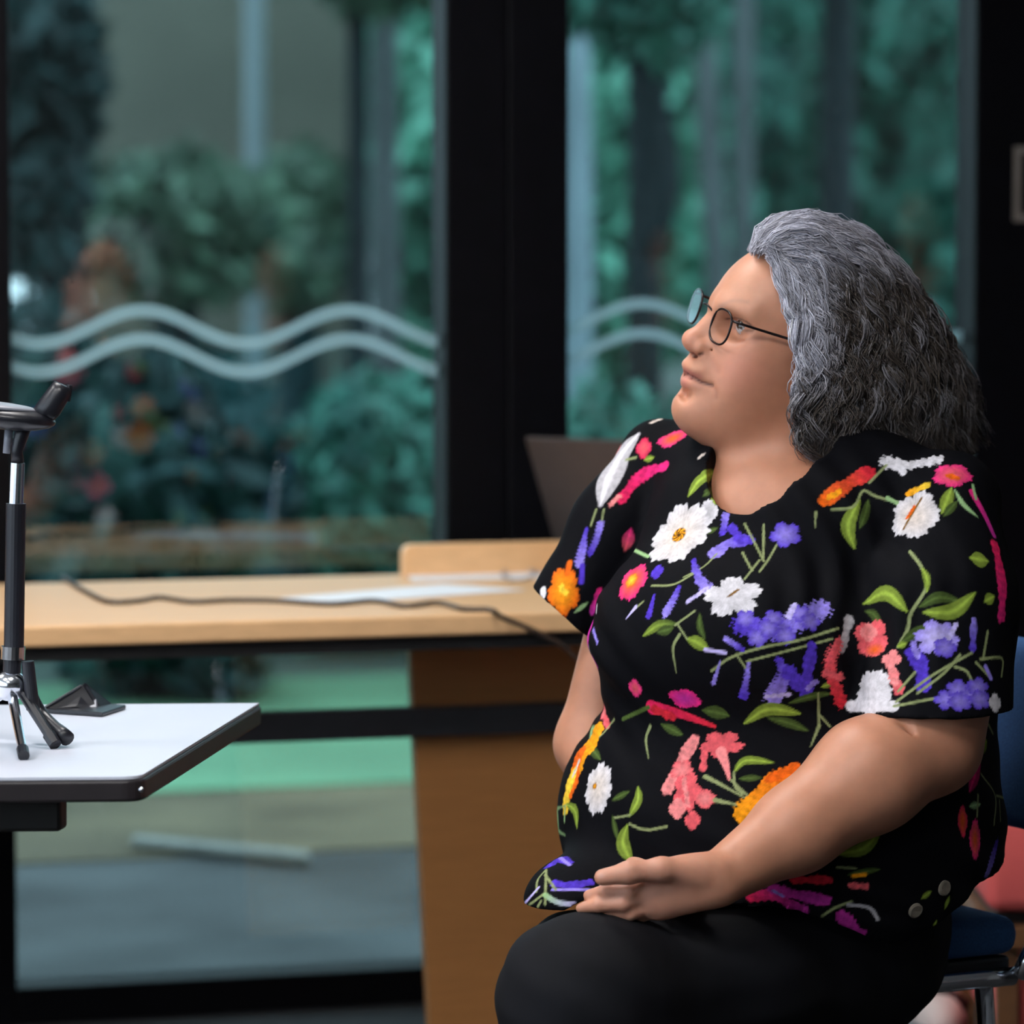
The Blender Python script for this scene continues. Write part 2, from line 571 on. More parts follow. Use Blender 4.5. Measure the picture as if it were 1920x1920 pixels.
def lump(c, r, seed, amp=0.18):
    """solid lumpy crown core"""
    bm = bmesh.new()
    bmesh.ops.create_icosphere(bm, subdivisions=3, radius=1)
    rs = np.random.default_rng(seed)
    ph = rs.uniform(0, 6.28, (6, 3)); fq = rs.uniform(2, 5, (6, 3))
    for v in bm.verts:
        p = np.array(v.co)
        q = 1 + amp * sum(math.sin(fq[i, 0] * p[0] + ph[i, 0]) * math.sin(fq[i, 1] * p[1] + ph[i, 1]) * math.sin(fq[i, 2] * p[2] + ph[i, 2]) for i in range(6))
        v.co = Vector(np.array(c) + p * q * np.array(r))
    V = np.array([v.co[:] for v in bm.verts]); F = [[v.index for v in f.verts] for f in bm.faces]
    bm.free()
    return V, np.array(F)

def plant(name, label, cat, base, blobs, leaf_m, n, size, trunk=None, bark=None, core=True, group=None, seed=0, branches=()):
    t = thing(name, label, cat, base, group)
    off = np.array(base)
    if trunk is not None:
        pts, rad = trunk
        MB().tube(catmull(pts, 10), np.interp(np.linspace(0, 1, 10), np.linspace(0, 1, len(rad)), rad), 12).build('trunk', bark, t, smooth=True)
    for (pts, rad) in branches:
        MB().tube(catmull(pts, 8), np.interp(np.linspace(0, 1, 8), np.linspace(0, 1, len(rad)), rad), 10).build('branch', bark, t, smooth=True)
    if blobs:
        V, Q = leaves(n, blobs, size)
        me = np_mesh('foliage', V - off, Q)
        o = link(me, 'foliage', leaf_m, t, kind='stuff')
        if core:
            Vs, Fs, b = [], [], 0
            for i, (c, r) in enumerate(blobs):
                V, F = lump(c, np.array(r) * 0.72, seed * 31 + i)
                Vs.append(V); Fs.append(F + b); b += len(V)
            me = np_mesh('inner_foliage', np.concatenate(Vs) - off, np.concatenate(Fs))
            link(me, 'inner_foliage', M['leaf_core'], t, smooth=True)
    return t

def P3(px, py, Y):
    return at(px, py, Y)

# shrubs beyond the lawn
def shrub(px, py_top, Y, wpx, label, m, seed, n=2600, depth=0.5):
    top = at(px, py_top, Y)
    w = wpx / FPX * Y
    h = top[2]
    c = np.array([top[0], Y, h * 0.48])
    blobs = [(c, (w * 0.5, depth, h * 0.52)), (c + np.array([-w * 0.25, -0.1, -h * 0.1]), (w * 0.3, depth * 0.8, h * 0.4)), (c + np.array([w * 0.25, -0.1, -h * 0.05]), (w * 0.3, depth * 0.8, h * 0.42))]
    plant('shrub', label, 'shrub', (top[0], Y, 0), blobs, m, n, 0.07, group=None, seed=seed)

shrub(330, 640, 10.9, 430, 'broad dark green shrub behind the left window, under the pale pole', M['leaf_dark'], 1)
shrub(90, 560, 12.4, 330, 'dark shrub at the far left edge behind the left window', M['leaf_dark'], 2)
shrub(700, 700, 12.3, 380, 'teal shrub seen beside the black post through the left window', M['leaf_teal'], 3)
shrub(1150, 730, 10.9, 430, 'low green shrub at the left edge of the right window', M['leaf_teal'], 4)
shrub(1650, 560, 12.2, 500, 'large shrub behind the seated woman through the right window', M['leaf_dark'], 5)

# trees
def simple_tree(px, Y, rpx, label, bark, top=4.8, lean=0.0, crown=None, leaf=None, n=2500, seed=0, size=0.10, branches=()):
    x = wd(px, Y)
    r = rpx / FPX * Y
    base = (x, Y, 0)
    pts = [(x - lean * 0.4, Y, 0), (x, Y, 1.6), (x + lean * 0.3, Y, 3.0), (x + lean, Y, top)]
    plant('tree', label, 'tree', base, crown or [], leaf, n, size, (pts, [r * 1.15, r, r * 0.9, r * 0.7]), bark, seed=seed, branches=branches)

def blob(px, py, Y, wpx, hpx, depth=0.6):
    c = at(px, py, Y)
    return (c, (wpx / FPX * Y / 2, depth, hpx / FPX * Y / 2))

simple_tree(120, 13.9, 46, 'thick dark tree trunk at the left edge of the left window', M['bark_dark'], crown=[blob(70, 120, 13.9, 210, 560), blob(60, 380, 13.9, 160, 260)], leaf=M['leaf_dark'], n=2200, seed=11, lean=0.05)
simple_tree(672, 14.2, 20, 'slim dark tree trunk left of the black post', M['bark_dark'], seed=12, crown=[blob(720, -120, 14.2, 300, 260)], leaf=M['leaf_olive'], n=1200)
simple_tree(722, 15.8, 26, 'grey tree trunk right beside the black post', M['bark_grey'], seed=13, crown=[blob(640, -160, 15.8, 400, 260)], leaf=M['leaf_olive'], n=1200)
x0 = at(1205, 200, 12)
simple_tree(1208, 13.2, 32, 'dark forked tree trunk in the right window', M['bark_dark'], seed=14, crown=[blob(1240, 20, 13.2, 200, 170), blob(1150, -40, 13.3, 220, 200)], leaf=M['leaf_teal'], n=1500,
            branches=[([at(1212, 480, 13.2), at(1250, 330, 13.15), at(1225, 180, 13.15), at(1190, 20, 13.15)], [0.06, 0.05, 0.045, 0.04])])
simple_tree(1568, 14.2, 32, 'straight dark tree trunk above the seated woman', M['bark_dark'], seed=15, crown=[blob(1580, -200, 14.2, 300, 260)], leaf=M['leaf_teal'], n=1200)
simple_tree(1084, 15.6, 24, 'pale birch trunk at the left edge of the right window', M['bark_pale'], seed=16)
simple_tree(1392, 16.4, 20, 'thin pale tree trunk in the middle of the right window', M['bark_grey'], seed=17)
simple_tree(1330, 17.4, 22, 'pale leaning tree trunk beside the dark forked trunk', M['bark_grey'], lean=-0.25, seed=18)

# background tree masses
def mass(px, py, Y, wpx, hpx, label, leaf, seed, n=3500, size=0.14):
    c = at(px, py, Y)
    w = wpx / FPX * Y / 2
    h = hpx / FPX * Y / 2
    bl = [(c, (w, 1.2, h))]
    rs = np.random.default_rng(seed)
    for i in range(5):
        o = np.array([rs.uniform(-.6, .6) * w, rs.uniform(-.8, .3), rs.uniform(-.6, .6) * h])
        bl.append((c + o, (w * rs.uniform(.3, .5), 0.8, h * rs.uniform(.3, .5))))
    x = c[0]
    plant('background_tree', label, 'tree', (x, Y, 0), bl, leaf, n, size, ([(x, Y, 0), (x, Y, c[2])], [0.14, 0.10]), M['bark_dark'], seed=seed)

mass(1130, 260, 20.2, 430, 900, 'bright leafy tree far behind the birch in the right window', M['leaf_bright'], 41)
mass(1440, 240, 23.8, 480, 900, 'teal leafy tree far behind the middle of the right window', M['leaf_teal'], 42)
mass(1740, 260, 20.2, 460, 900, 'teal leafy tree at the right edge of the right window', M['leaf_teal'], 43)
mass(830, 330, 24.2, 260, 1000, 'bright leafy tree showing at the right edge of the left window', M['leaf_bright'], 44)  # sunlight on this far foliage is painted in by the lighter leaf colour
mass(330, 430, 18.6, 440, 290, 'rounded green bush crown against the far wall', M['leaf_olive'], 45, n=2600, size=0.10)
mass(560, 430, 22.2, 250, 300, 'pale green bush in front of the far wall, right of the pole', M['leaf_olive'], 46, n=2200, size=0.10)
mass(1000, 120, 29, 2600, 900, 'long row of tall trees along the woodland edge', M['leaf_teal'], 47, n=9000, size=0.2)

# rendered building far behind the left window
xb0, xb1 = wd(165, 25.0), wd(650, 25.0)
bld = thing('building', 'grey-beige rendered building far behind the left window', 'building', ((xb0 + xb1) / 2, 25.0, 0))
MB().box(xb0, xb1, 25.0, 26.0, 0, 5.6).build('wall', M['render_wall'], bld)
MB().box(xb0 - 0.2, xb1 + 0.2, 24.8, 26.2, 5.6, 5.8).build('roof', M['bark_grey'], bld)
xp = wd(480, 20.8)
po = thing('lamp_pole', 'tall pale pole standing outside the left window', 'pole', (xp, 20.8, 0))
MB().cyl((xp, 20.8, 0), (xp, 20.8, 5.0), 0.05).build('shaft', M['pole'], po, smooth=False)
MB().cyl((xp, 20.8, 0), (xp, 20.8, 0.12), 0.10).build('base', M['pole'], po)
# kerb edging on the paving outside
k0, k1 = onz(245, 1580, 0.02), onz(580, 1612, 0.02)
dv = (k1 - k0)
MB().obox(k0 - ZZ*0.012, dv, np.array([0.0, 0.06, 0]), (0, 0, 0.022)).build('kerb_edging', M['kerb'], label='pale straight kerb edging lying in the leaf litter outside', cat='kerb', bevel=0.008, loc=k0)

# ================================================================== THE DESK BEHIND
DZ = 0.73
fp = onz(500, 1162, DZ)
d_front = np.dot(fp - W0, NN)
d_back = d_front - 0.665
eL, eR = -2.2, 0.62
desk = thing('desk', 'long light wood desk with dark crossbar standing before the windows', 'desk', WP((eL + eR) / 2, (d_front + d_back) / 2, 0))
MB().wbox(eL, eR, d_back, d_front, DZ - 0.030, DZ).build('tabletop', M['wood'], desk, bevel=0.004)
MB().wbox(eL + 0.05, eR - 0.05, d_front - 0.06, d_front - 0.02, DZ - 0.052, DZ - 0.0305).build('under_rail', M['black_steel'], desk)
MB().wbox(eL + 0.05, eR - 0.05, d_back + 0.04, d_back + 0.08, DZ - 0.055, DZ - 0.0305).build('under_rail', M['black_steel'], desk)
# tapered panel leg
def desk_e(px, py, d):
    return wall_ez(px, py, d)
dP = d_front - 0.26
ea, za = desk_e(770, 1230, dP)
eb, zb = desk_e(806, 1910, dP)
slope = (eb - ea) / (zb - za)
e_top = ea + slope * (DZ - 0.031 - za)
e_bot = ea + slope * (0 - za)
eright = ea + 0.34
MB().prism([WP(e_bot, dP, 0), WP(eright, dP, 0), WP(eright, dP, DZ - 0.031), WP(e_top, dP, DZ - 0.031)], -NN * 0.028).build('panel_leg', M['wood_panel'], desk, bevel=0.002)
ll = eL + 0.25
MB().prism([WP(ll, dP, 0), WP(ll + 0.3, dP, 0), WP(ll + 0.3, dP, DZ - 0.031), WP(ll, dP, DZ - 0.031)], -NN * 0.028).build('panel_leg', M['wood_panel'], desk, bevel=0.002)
# crossbar
_, zc1 = desk_e(700, 1330, dP + 0.03)
_, zc0 = desk_e(700, 1385, dP + 0.03)
MB().wbox(eL + 0.3, eR - 0.2, dP + 0.002, dP + 0.035, zc0, zc1).build('crossbar', M['dark_steel'], desk, bevel=0.003)

# raised wooden back panel on the desk
eu0, zu1 = wall_ez(757, 1022, d_back + 0.05)
up = []
r = 0.015
for a in np.linspace(0, math.pi / 2, 6):
    up.append(WP(eu0 + r - r * math.cos(a), d_back + 0.05, zu1 - r + r * math.sin(a)))
up = [WP(eu0, d_back + 0.05, DZ + 0.0005)] + up + [WP(eR - 0.05, d_back + 0.05, zu1), WP(eR - 0.05, d_back + 0.05, DZ + 0.0005)]
MB().prism(up[::-1], -NN * 0.024).build('desk_upstand', M['wood'], label='low light wood upstand with a rounded corner along the back of the desk', cat='desk panel', bevel=0.002, loc=WP(eu0, d_back + 0.05, DZ))

# papers
def sheet(corners, label, z, name='paper_sheet'):
    P = [onz(px, py, z) for (px, py) in corners]
    MB().prism(P, (0, 0, 0.0012)).build(name, M['paper'], label=label, cat='paper', loc=P[0])
sheet([(525, 1122), (640, 1131), (985, 1107), (830, 1096)], 'white paper sheet lying under the cable on the desk', DZ + 0.0006)
sheet([(760, 1075), (772, 1090), (1015, 1084), (1030, 1066)], 'white paper sheet lying against the wooden upstand', DZ + 0.0006)
# wire spectacles-like loop of thin cord on the papers
lp = [onz(960 + 30 * math.cos(a) + 12, 1076 + 11 * math.sin(a), DZ + 0.006) for a in np.linspace(0.6, 6.2, 22)]
lp += [onz(1005, 1066, DZ + 0.006), onz(1040, 1072, DZ + 0.006)]
MB().tube(lp, 0.0018, 8).build('cord_loop', M['grey_plastic'], label='thin grey looped cord on the papers by the woman\'s sleeve', cat='cord', loc=lp[0], smooth=True)
# cable
cpx = [(118, 1082), (160, 1108), (205, 1128), (260, 1126), (300, 1120), (360, 1128), (430, 1125), (520, 1126), (620, 1132), (700, 1126), (760, 1136), (820, 1130), (870, 1142), (910, 1142)]
cp = [onz(x, y, DZ + 0.0042) for (x, y) in cpx]
edge = onz(948, 1155, DZ + 0.004)
fall = [onz(930, 1147, DZ + 0.0045)]
pe = WP(np.dot(onz(960, 1158, DZ) - W0, E1), d_front + 0.006, DZ - 0.004)
fall += [pe, pe + E1 * 0.05 + ZZ * -0.022 + NN * 0.002, pe + E1 * 0.11 + ZZ * -0.06, pe + E1 * 0.15 + ZZ * -0.14, pe + E1 * 0.16 + ZZ * -0.40, pe + E1 * 0.155 + ZZ * (-DZ + 0.012)]
MB().tube(catmull(cp + fall, 110), 0.0035, 8).build('cable', M['cable'], label='thin brown cable snaking along the desk and over its edge', cat='cable', loc=cp[0], smooth=True)

# laptop behind the woman's shoulder
lt0 = onz(1052, 1062, DZ)          # left hinge corner
th = math.radians(-33)
tx = np.array([math.cos(th), math.sin(th), 0])
ty = np.array([math.sin(th), -math.cos(th), 0]) * -1   # away from the camera
lw, lh, ld = 0.33, 0.225, 0.23
phi = math.radians(27)
ls = ZZ * math.cos(phi) + np.array([-abs(ty[0]), -abs(ty[1]), 0]) * math.sin(phi)
lap = thing('laptop', 'open dark brown laptop behind the woman\'s shoulder, seen from its back', 'laptop', lt0)
MB().obox(lt0 + ZZ * 0.001, tx * lw, ty * ld, ZZ * 0.014).build('base', M['laptop'], lap, bevel=0.003)
nrm = np.cross(tx, ls); nrm /= np.linalg.norm(nrm)
MB().obox(lt0 + ZZ * 0.016, tx * lw, ls * lh, nrm * 0.007).build('lid', M['laptop'], lap, bevel=0.002)
MB().cyl(lt0 + ZZ * 0.014 + tx * 0.05, lt0 + ZZ * 0.014 + tx * (lw - 0.05), 0.006).build('hinge', M['black_plastic'], lap)

# ================================================================== WHITE TABLE IN FRONT, LEFT
TZ = 0.72
c_f = onz(262, 1456, TZ)      # front right corner
c_b = onz(486, 1318, TZ)      # back right corner
l_f = onz(-1300, 1470, TZ)
l_b = l_f + (c_b - c_f)
tb = thing('white_table', 'white-topped table with black edging at the lower left', 'table', ((c_f + l_b) / 2) * np.array([1, 1, 0]))
# round the front corner a little
v1 = (l_f - c_f); v1 /= np.linalg.norm(v1)
v2 = (c_b - c_f); v2 /= np.linalg.norm(v2)
poly = [l_f, c_f + v1 * 0.02]
for a in np.linspace(0.15, 0.85, 4):
    poly.append(c_f + v1 * 0.02 * (1 - a) ** 2 + v2 * 0.02 * a ** 2)
poly += [c_f + v2 * 0.02, c_b, l_b]
MB().prism([p - ZZ * 0.003 for p in poly], (0, 0, 0.003)).build('top_surface', M['white_top'], tb)
cen = (c_f + l_b) / 2
def grow(p, g):
    d = p - cen
    d[2] = 0
    return p + d / np.linalg.norm(d) * g
MB().prism([grow(p, 0.003) - ZZ * 0.026 for p in poly], (0, 0, 0.0225)).build('edging', M['black_edge'], tb, bevel=0.003)
sx = (c_b - c_f) / np.linalg.norm(c_b - c_f)
o = l_f + v2 * 0.06 - ZZ * 0.065
MB().obox(o, -v1 * (np.linalg.norm(l_f - c_f) - 0.095), v2 * 0.03, ZZ * 0.028 + ZZ * 0.01).build('under_rail', M['black_steel'], tb, bevel=0.004)
o2 = l_b - v2 * 0.09 - ZZ * 0.065
MB().obox(o2, -v1 * (np.linalg.norm(l_f - c_f) - 0.12), v2 * 0.03, ZZ * 0.038).build('under_rail', M['black_steel'], tb, bevel=0.004)
# screw on the corner edging
sc_ = c_f - ZZ * 0.013 + np.array([0.002, -0.004, 0])
MB().ellipsoid(sc_, np.eye(3), (0.003, 0.002, 0.003), 10, 6).build('screw', M['chrome'], tb)
for p in (l_f + v2 * 0.075 - v1 * 0.22, l_b - v2 * 0.075 - v1 * 0.22, l_f + v2 * 0.075 - v1 * 0.03, l_b - v2 * 0.075 - v1 * 0.03):
    MB().cyl((p[0], p[1], 0.0), (p[0], p[1], TZ - 0.066), 0.018).build('leg', M['black_steel'], tb)

# ---- tabletop tripod with a microphone head
tY = onz(25, 1400, TZ)[1] + 0.03
TP = lambda px, py, dy=0.0: at(px, py, tY + dy)
tbx = TP(24, 1300)
tri = thing('tabletop_tripod', 'small chrome and black tripod stand on the white table', 'tripod', (tbx[0], tbx[1], TZ))
s_ = tY / FPX
MB().cyl(TP(26, 1214), TP(30, 944), 19 * s_).build('column', M['black_plastic'], tri)
MB().cyl(TP(30, 944), TP(33, 868), 14 * s_).build('chrome_tube', M['chrome'], tri)
MB().cyl(TP(24, 1236), TP(25, 1212), 23 * s_).build('collar', M['chrome'], tri)
MB().cyl(TP(22, 1262), TP(23, 1236), 17 * s_).build('collar', M['black_plastic'], tri)
MB().ellipsoid(TP(18, 1285), np.eye(3), (34 * s_, 28 * s_, 30 * s_), 20, 12).build('hub', M['chrome'], tri, smooth=True)
MB().cyl(TP(52, 1240, -0.01), TP(62, 1330, -0.008), 12 * s_, 13 * s_).build('lever', M['black_plastic'], tri)
def leg(p0, p1, r, m):
    l = MB().tube([p0, p1], [r, r * 0.85], 12).build('leg', m, tri)
    d = (p1 - p0) / np.linalg.norm(p1 - p0)
    MB().tube([p1 - d * 0.012, p1 + d * 0.004], [r * 1.15, r * 1.1], 12).build('rubber_foot', M['black_plastic'], l)
f1 = onz(44, 1414, TZ + 0.006)
leg(TP(22, 1300), f1, 10 * s_, M['chrome'])
f2 = onz(101, 1392, TZ + 0.007)
leg(TP(40, 1295), f2, 11 * s_, M['black_plastic'])
f4 = onz(-80, 1360, TZ + 0.006)
leg(TP(5, 1300), f4, 10 * s_, M['chrome'])
f3 = onz(126, 1385, TZ + 0.010)
MB().tube(catmull([TP(58, 1300, 0.0), TP(78, 1338, 0.0), f3], 8), [12 * s_] * 6 + [14 * s_, 15 * s_], 12).build('clamp_handle', M['black_plastic'], tri, smooth=True)
# microphone / camera head
hd = thing('microphone_head', 'black microphone mounted on the tabletop tripod', 'microphone', TP(33, 868))
MB().tube([TP(33, 868), TP(32, 845), TP(40, 815), TP(48, 800)], [12 * s_, 11 * s_, 14 * s_, 12 * s_], 12).build('swivel_joint', M['black_plastic'], hd, smooth=True)
MB().tube([TP(12, 850, .005), TP(18, 800, .005)], [7 * s_, 9 * s_], 10).build('swivel_joint', M['grey_plastic'], hd, smooth=True)
RX = np.array([[0.99, 0.1, -0.12], [-0.1, 0.99, 0], [0.12, 0, 0.99]])
MB().ellipsoid(TP(10, 782), RX, (95 * s_, 70 * s_, 24 * s_), 28, 12).build('head_body', M['black_plastic'], hd, smooth=True)
MB().ellipsoid(TP(-5, 762), RX, (80 * s_, 60 * s_, 9 * s_), 28, 8).build('head_cover', M['grey_plastic'], hd, smooth=True)
MB().tube([TP(70, 790), TP(92, 765), TP(112, 735), TP(118, 722)], [20 * s_, 24 * s_, 22 * s_, 18 * s_], 14).build('capsule', M['black_plastic'], hd, smooth=True)
MB().tube([TP(126, 752), TP(131, 722)], [6 * s_, 5 * s_], 8).build('capsule_ring', M['black_plastic'], hd)

# ---- folding black case behind the tripod
A = onz(84, 1338, TZ); B = onz(192, 1345, TZ); 
cs = thing('phone_case', 'black folding phone case standing half open on the white table', 'phone case', A)
bk = np.array([0.02, 0.075, 0.0])
MB().obox(A + ZZ * 0.0005, B - A, bk, ZZ * 0.005).build('base_cover', M['black_plastic'], cs, bevel=0.0015)
hinge = A + ZZ * 0.006
C1 = at(156, 1286, A[1] + 0.03)
MB().prism([at(80, 1330, A[1] + 0.004), at(154, 1285, A[1] + 0.03), at(205, 1326, A[1] + 0.045), at(186, 1332, A[1] + 0.02), at(140, 1326, A[1] + 0.01)], (0.003, 0.006, 0.003)).build('flap', M['black_plastic'], cs, bevel=0.001)
MB().prism([at(112, 1341, A[1] + 0.006), at(180, 1316, A[1] + 0.026), at(190, 1338, A[1] + 0.024), at(180, 1342, A[1] + 0.01)], (0.0, 0.003, 0.003)).build('screen', M['grey_plastic'], cs)
MB().tube([at(82, 1328, A[1] + 0.003), at(120, 1305, A[1] + 0.015), at(152, 1286, A[1] + 0.028)], 0.0016, 8).build('edge_trim', M['chrome'], cs)

# ================================================================== SDF MODELLING
Y0 = 4.55
def q(px, py, dy=0.0):
    return at(px, py, Y0 + dy)
def rp(r, dy=0.0):
    return r * (Y0 + dy) / FPX

class Field:
    def __init__(self, xs, ys, zs):
        self.a = [np.asarray(v, np.float32) for v in (xs, ys, zs)]
        self.F = np.full([len(v) for v in self.a], 0.5, np.float32)

    def _sl(self, lo, hi):
        s = []
        for ax, l, h in zip(self.a, lo, hi):
            i0 = max(np.searchsorted(ax, l) - 1, 0)
            i1 = min(np.searchsorted(ax, h) + 1, len(ax))
            if i1 <= i0:
                return None
            s.append(slice(i0, i1))
        return tuple(s)

    def op(self, fn, lo, hi, k=0.0, mode='u', off=0.0):
        mg = max(k, 0.006) + abs(off) + 0.004
        s = self._sl(np.array(lo) - mg, np.array(hi) + mg)
        if s is None:
            return self
        X = self.a[0][s[0]][:, None, None]
        Y = self.a[1][s[1]][None, :, None]
        Z = self.a[2][s[2]][None, None, :]
        d = fn(X, Y, Z) - off
        A = self.F[s]
        if mode == 'u':
            if k > 0:
                h = np.maximum(k - np.abs(A - d), 0) / k
                R = np.minimum(A, d) - h * h * k * 0.25
            else:
                R = np.minimum(A, d)
        else:       # subtract
            d = -d
            if k > 0:
                h = np.maximum(k - np.abs(A - d), 0) / k
                R = np.maximum(A, d) + h * h * k * 0.25
            else:
                R = np.maximum(A, d)
        self.F[s] = R
        return self

    def ell(self, c, rad, R=None, k=0.02, mode='u', off=0.0):
        R = np.eye(3) if R is None else np.asarray(R)
        c = np.asarray(c)
        rad = np.asarray(rad, float)
        ext = np.sqrt(((R * rad[:, None]) ** 2).sum(0))
        def fn(X, Y, Z):
            x, y, z = X - c[0], Y - c[1], Z - c[2]
            a = (R[0, 0] * x + R[0, 1] * y + R[0, 2] * z) / rad[0]
            b = (R[1, 0] * x + R[1, 1] * y + R[1, 2] * z) / rad[1]
            e = (R[2, 0] * x + R[2, 1] * y + R[2, 2] * z) / rad[2]
            k0 = np.sqrt(a * a + b * b + e * e)
            k1 = np.sqrt((a / rad[0]) ** 2 + (b / rad[1]) ** 2 + (e / rad[2]) ** 2) + 1e-9
            return k0 * (k0 - 1) / k1
        return self.op(fn, c - ext, c + ext, k, mode, off)

    def cone(self, p0, p1, r0, r1, k=0.02, mode='u', off=0.0):
        p0, p1 = np.asarray(p0), np.asarray(p1)
        ab = p1 - p0
        L2 = float(ab @ ab) + 1e-12
        rm = max(r0, r1)
        def fn(X, Y, Z):
            x, y, z = X - p0[0], Y - p0[1], Z - p0[2]
            t = np.clip((x * ab[0] + y * ab[1] + z * ab[2]) / L2, 0, 1)
            return np.sqrt((x - t * ab[0]) ** 2 + (y - t * ab[1]) ** 2 + (z - t * ab[2]) ** 2) - (r0 + (r1 - r0) * t)
        return self.op(fn, np.minimum(p0, p1) - rm, np.maximum(p0, p1) + rm, k, mode, off)

    def chain(self, pts, rad, k=0.012, n=None, mode='u', off=0.0):
        if n:
            T = np.c_[np.array(pts), np.array(rad)]
            T = catmull(T, n)
            pts, rad = T[:, :3], T[:, 3]
        for i in range(len(pts) - 1):
            self.cone(pts[i], pts[i + 1], rad[i], rad[i + 1], k, mode, off)
        return self

    def mesh(self):
        F, (ax, ay, az) = self.F, self.a
        ins = F < 0
        nx, ny, nz = F.shape
        cnt = np.zeros((nx - 1, ny - 1, nz - 1), np.uint8)
        for i in (0, 1):
            for j in (0, 1):
                for k in (0, 1):
                    cnt += ins[i:nx - 1 + i, j:ny - 1 + j, k:nz - 1 + k]
        act = np.argwhere((cnt > 0) & (cnt < 8))
        ids = np.full(cnt.shape, -1, np.int32)
        ids[act[:, 0], act[:, 1], act[:, 2]] = np.arange(len(act))
        S = np.zeros((len(act), 3)); C = np.zeros(len(act))
        corners = [(i, j, k) for i in (0, 1) for j in (0, 1) for k in (0, 1)]
        def pos(c):
            return np.c_[ax[act[:, 0] + c[0]], ay[act[:, 1] + c[1]], az[act[:, 2] + c[2]]]
        def val(c):
            return F[act[:, 0] + c[0], act[:, 1] + c[1], act[:, 2] + c[2]]
        for a in corners:
            for d in range(3):
                if a[d] == 0:
                    b = list(a); b[d] = 1
                    va, vb = val(a), val(b)
                    m = (va < 0) != (vb < 0)
                    if not m.any():
                        continue
                    t = np.where(m, va / np.where(m, va - vb, 1), 0)
                    P = pos(a) * (1 - t[:, None]) + pos(b) * t[:, None]
                    S[m] += P[m]; C[m] += 1
        V = S / C[:, None]
        Qs = []
        def quads(sa, sb, axis):
            ed = np.argwhere(sa != sb)
            o = [x for x in range(3) if x != axis]
            ok = (ed[:, o[0]] > 0) & (ed[:, o[1]] > 0)
            for dd in o:
                ok &= ed[:, dd] < cnt.shape[dd]
            ed = ed[ok]
            fl = sa[ed[:, 0], ed[:, 1], ed[:, 2]]
            def cid(d0, d1):
                c = ed.copy(); c[:, o[0]] -= d0; c[:, o[1]] -= d1
                return ids[c[:, 0], c[:, 1], c[:, 2]]
            Qd = np.c_[cid(1, 1), cid(0, 1), cid(0, 0), cid(1, 0)]
            if axis == 1:
                fl = ~fl
            Qd[~fl] = Qd[~fl][:, ::-1]
            Qs.append(Qd)
        quads(ins[:-1], ins[1:], 0)
        quads(ins[:, :-1], ins[:, 1:], 1)
        quads(ins[:, :, :-1], ins[:, :, 1:], 2)
        Q = np.concatenate(Qs)
        return V, Q[(Q >= 0).all(1)]

def axis(segs):
    """[(start, end, step), ...] contiguous"""
    out = [np.arange(a, b, st) for (a, b, st) in segs]
    return np.concatenate(out)

def relax(V, Q, it=2, lam=0.5):
    """Laplacian smoothing of a quad mesh"""
    E = np.concatenate([Q[:, [0, 1]], Q[:, [1, 2]], Q[:, [2, 3]], Q[:, [3, 0]]])
    for _ in range(it):
        S = np.zeros_like(V); C = np.zeros(len(V))
        for d in range(3):
            S[:, d] = np.bincount(E[:, 0], V[E[:, 1], d], len(V)) + np.bincount(E[:, 1], V[E[:, 0], d], len(V))
        C = np.bincount(E[:, 0], minlength=len(V)) + np.bincount(E[:, 1], minlength=len(V))
        V = V + lam * (S / C[:, None] - V)
    return V

def vnormals(V, Q):
    n = np.cross(V[Q[:, 2]] - V[Q[:, 0]], V[Q[:, 3]] - V[Q[:, 1]])
    N = np.zeros_like(V)
    for c in range(4):
        for d in range(3):
            N[:, d] += np.bincount(Q[:, c], n[:, d], len(V))
    return N / (np.linalg.norm(N, axis=1)[:, None] + 1e-12)

def set_color(me, name, C):
    a = me.color_attributes.new(name, 'FLOAT_COLOR', 'POINT')
    A = np.ones((len(me.vertices), 4), np.float32)
    A[:, :3] = C
    a.data.foreach_set('color', A.ravel())

# ------------------------------------------------------------------ body frames
AT = math.radians(33)                      # torso turned 33 degrees from the camera towards the left
TF = np.array([-math.sin(AT), -math.cos(AT), 0.0])
TL = np.array([math.cos(AT), -math.sin(AT), 0.0])
TR = np.array([TL, TF, ZZ])                # rows: lateral, forward, up

HC = q(1480, 600, 0.0)
yaw, pit, rol = math.radians(71), math.radians(15), math.radians(11)
f0 = np.array([-math.sin(yaw), -math.cos(yaw), 0]); l0 = np.array([math.cos(yaw), -math.sin(yaw), 0])
HF = f0 * math.cos(pit) + ZZ * math.sin(pit)
u0 = ZZ * math.cos(pit) - f0 * math.sin(pit)
HL = l0 * math.cos(rol) - u0 * math.sin(rol)
HU = u0 * math.cos(rol) + l0 * math.sin(rol)
HR = np.array([HF, HL, HU])
_A = np.array([[HF[0], HU[0]], [HF[2], HU[2]]])
_Ai = np.linalg.inv(_A)

def H(px, py, l=0.0):
    """head point seen at pixel px,py with lateral offset l (her left is +)"""
    p = q(px, py, 0.0) - HC
    b = np.array([p[0] - l * HL[0], p[2] - l * HL[2]])
    f, u = _Ai @ b
    return HC + f * HF + u * HU + l * HL

def Hv(PX, PY, Lt):
    px = (PX - 1480) * Y0 / FPX
    pz = -(PY - 600) * Y0 / FPX
    b0 = px - Lt * HL[0]
    b1 = pz - Lt * HL[2]
    f = _Ai[0, 0] * b0 + _Ai[0, 1] * b1
    u = _Ai[1, 0] * b0 + _Ai[1, 1] * b1
    return HC + f[..., None] * HF + u[..., None] * HU + Lt[..., None] * HL

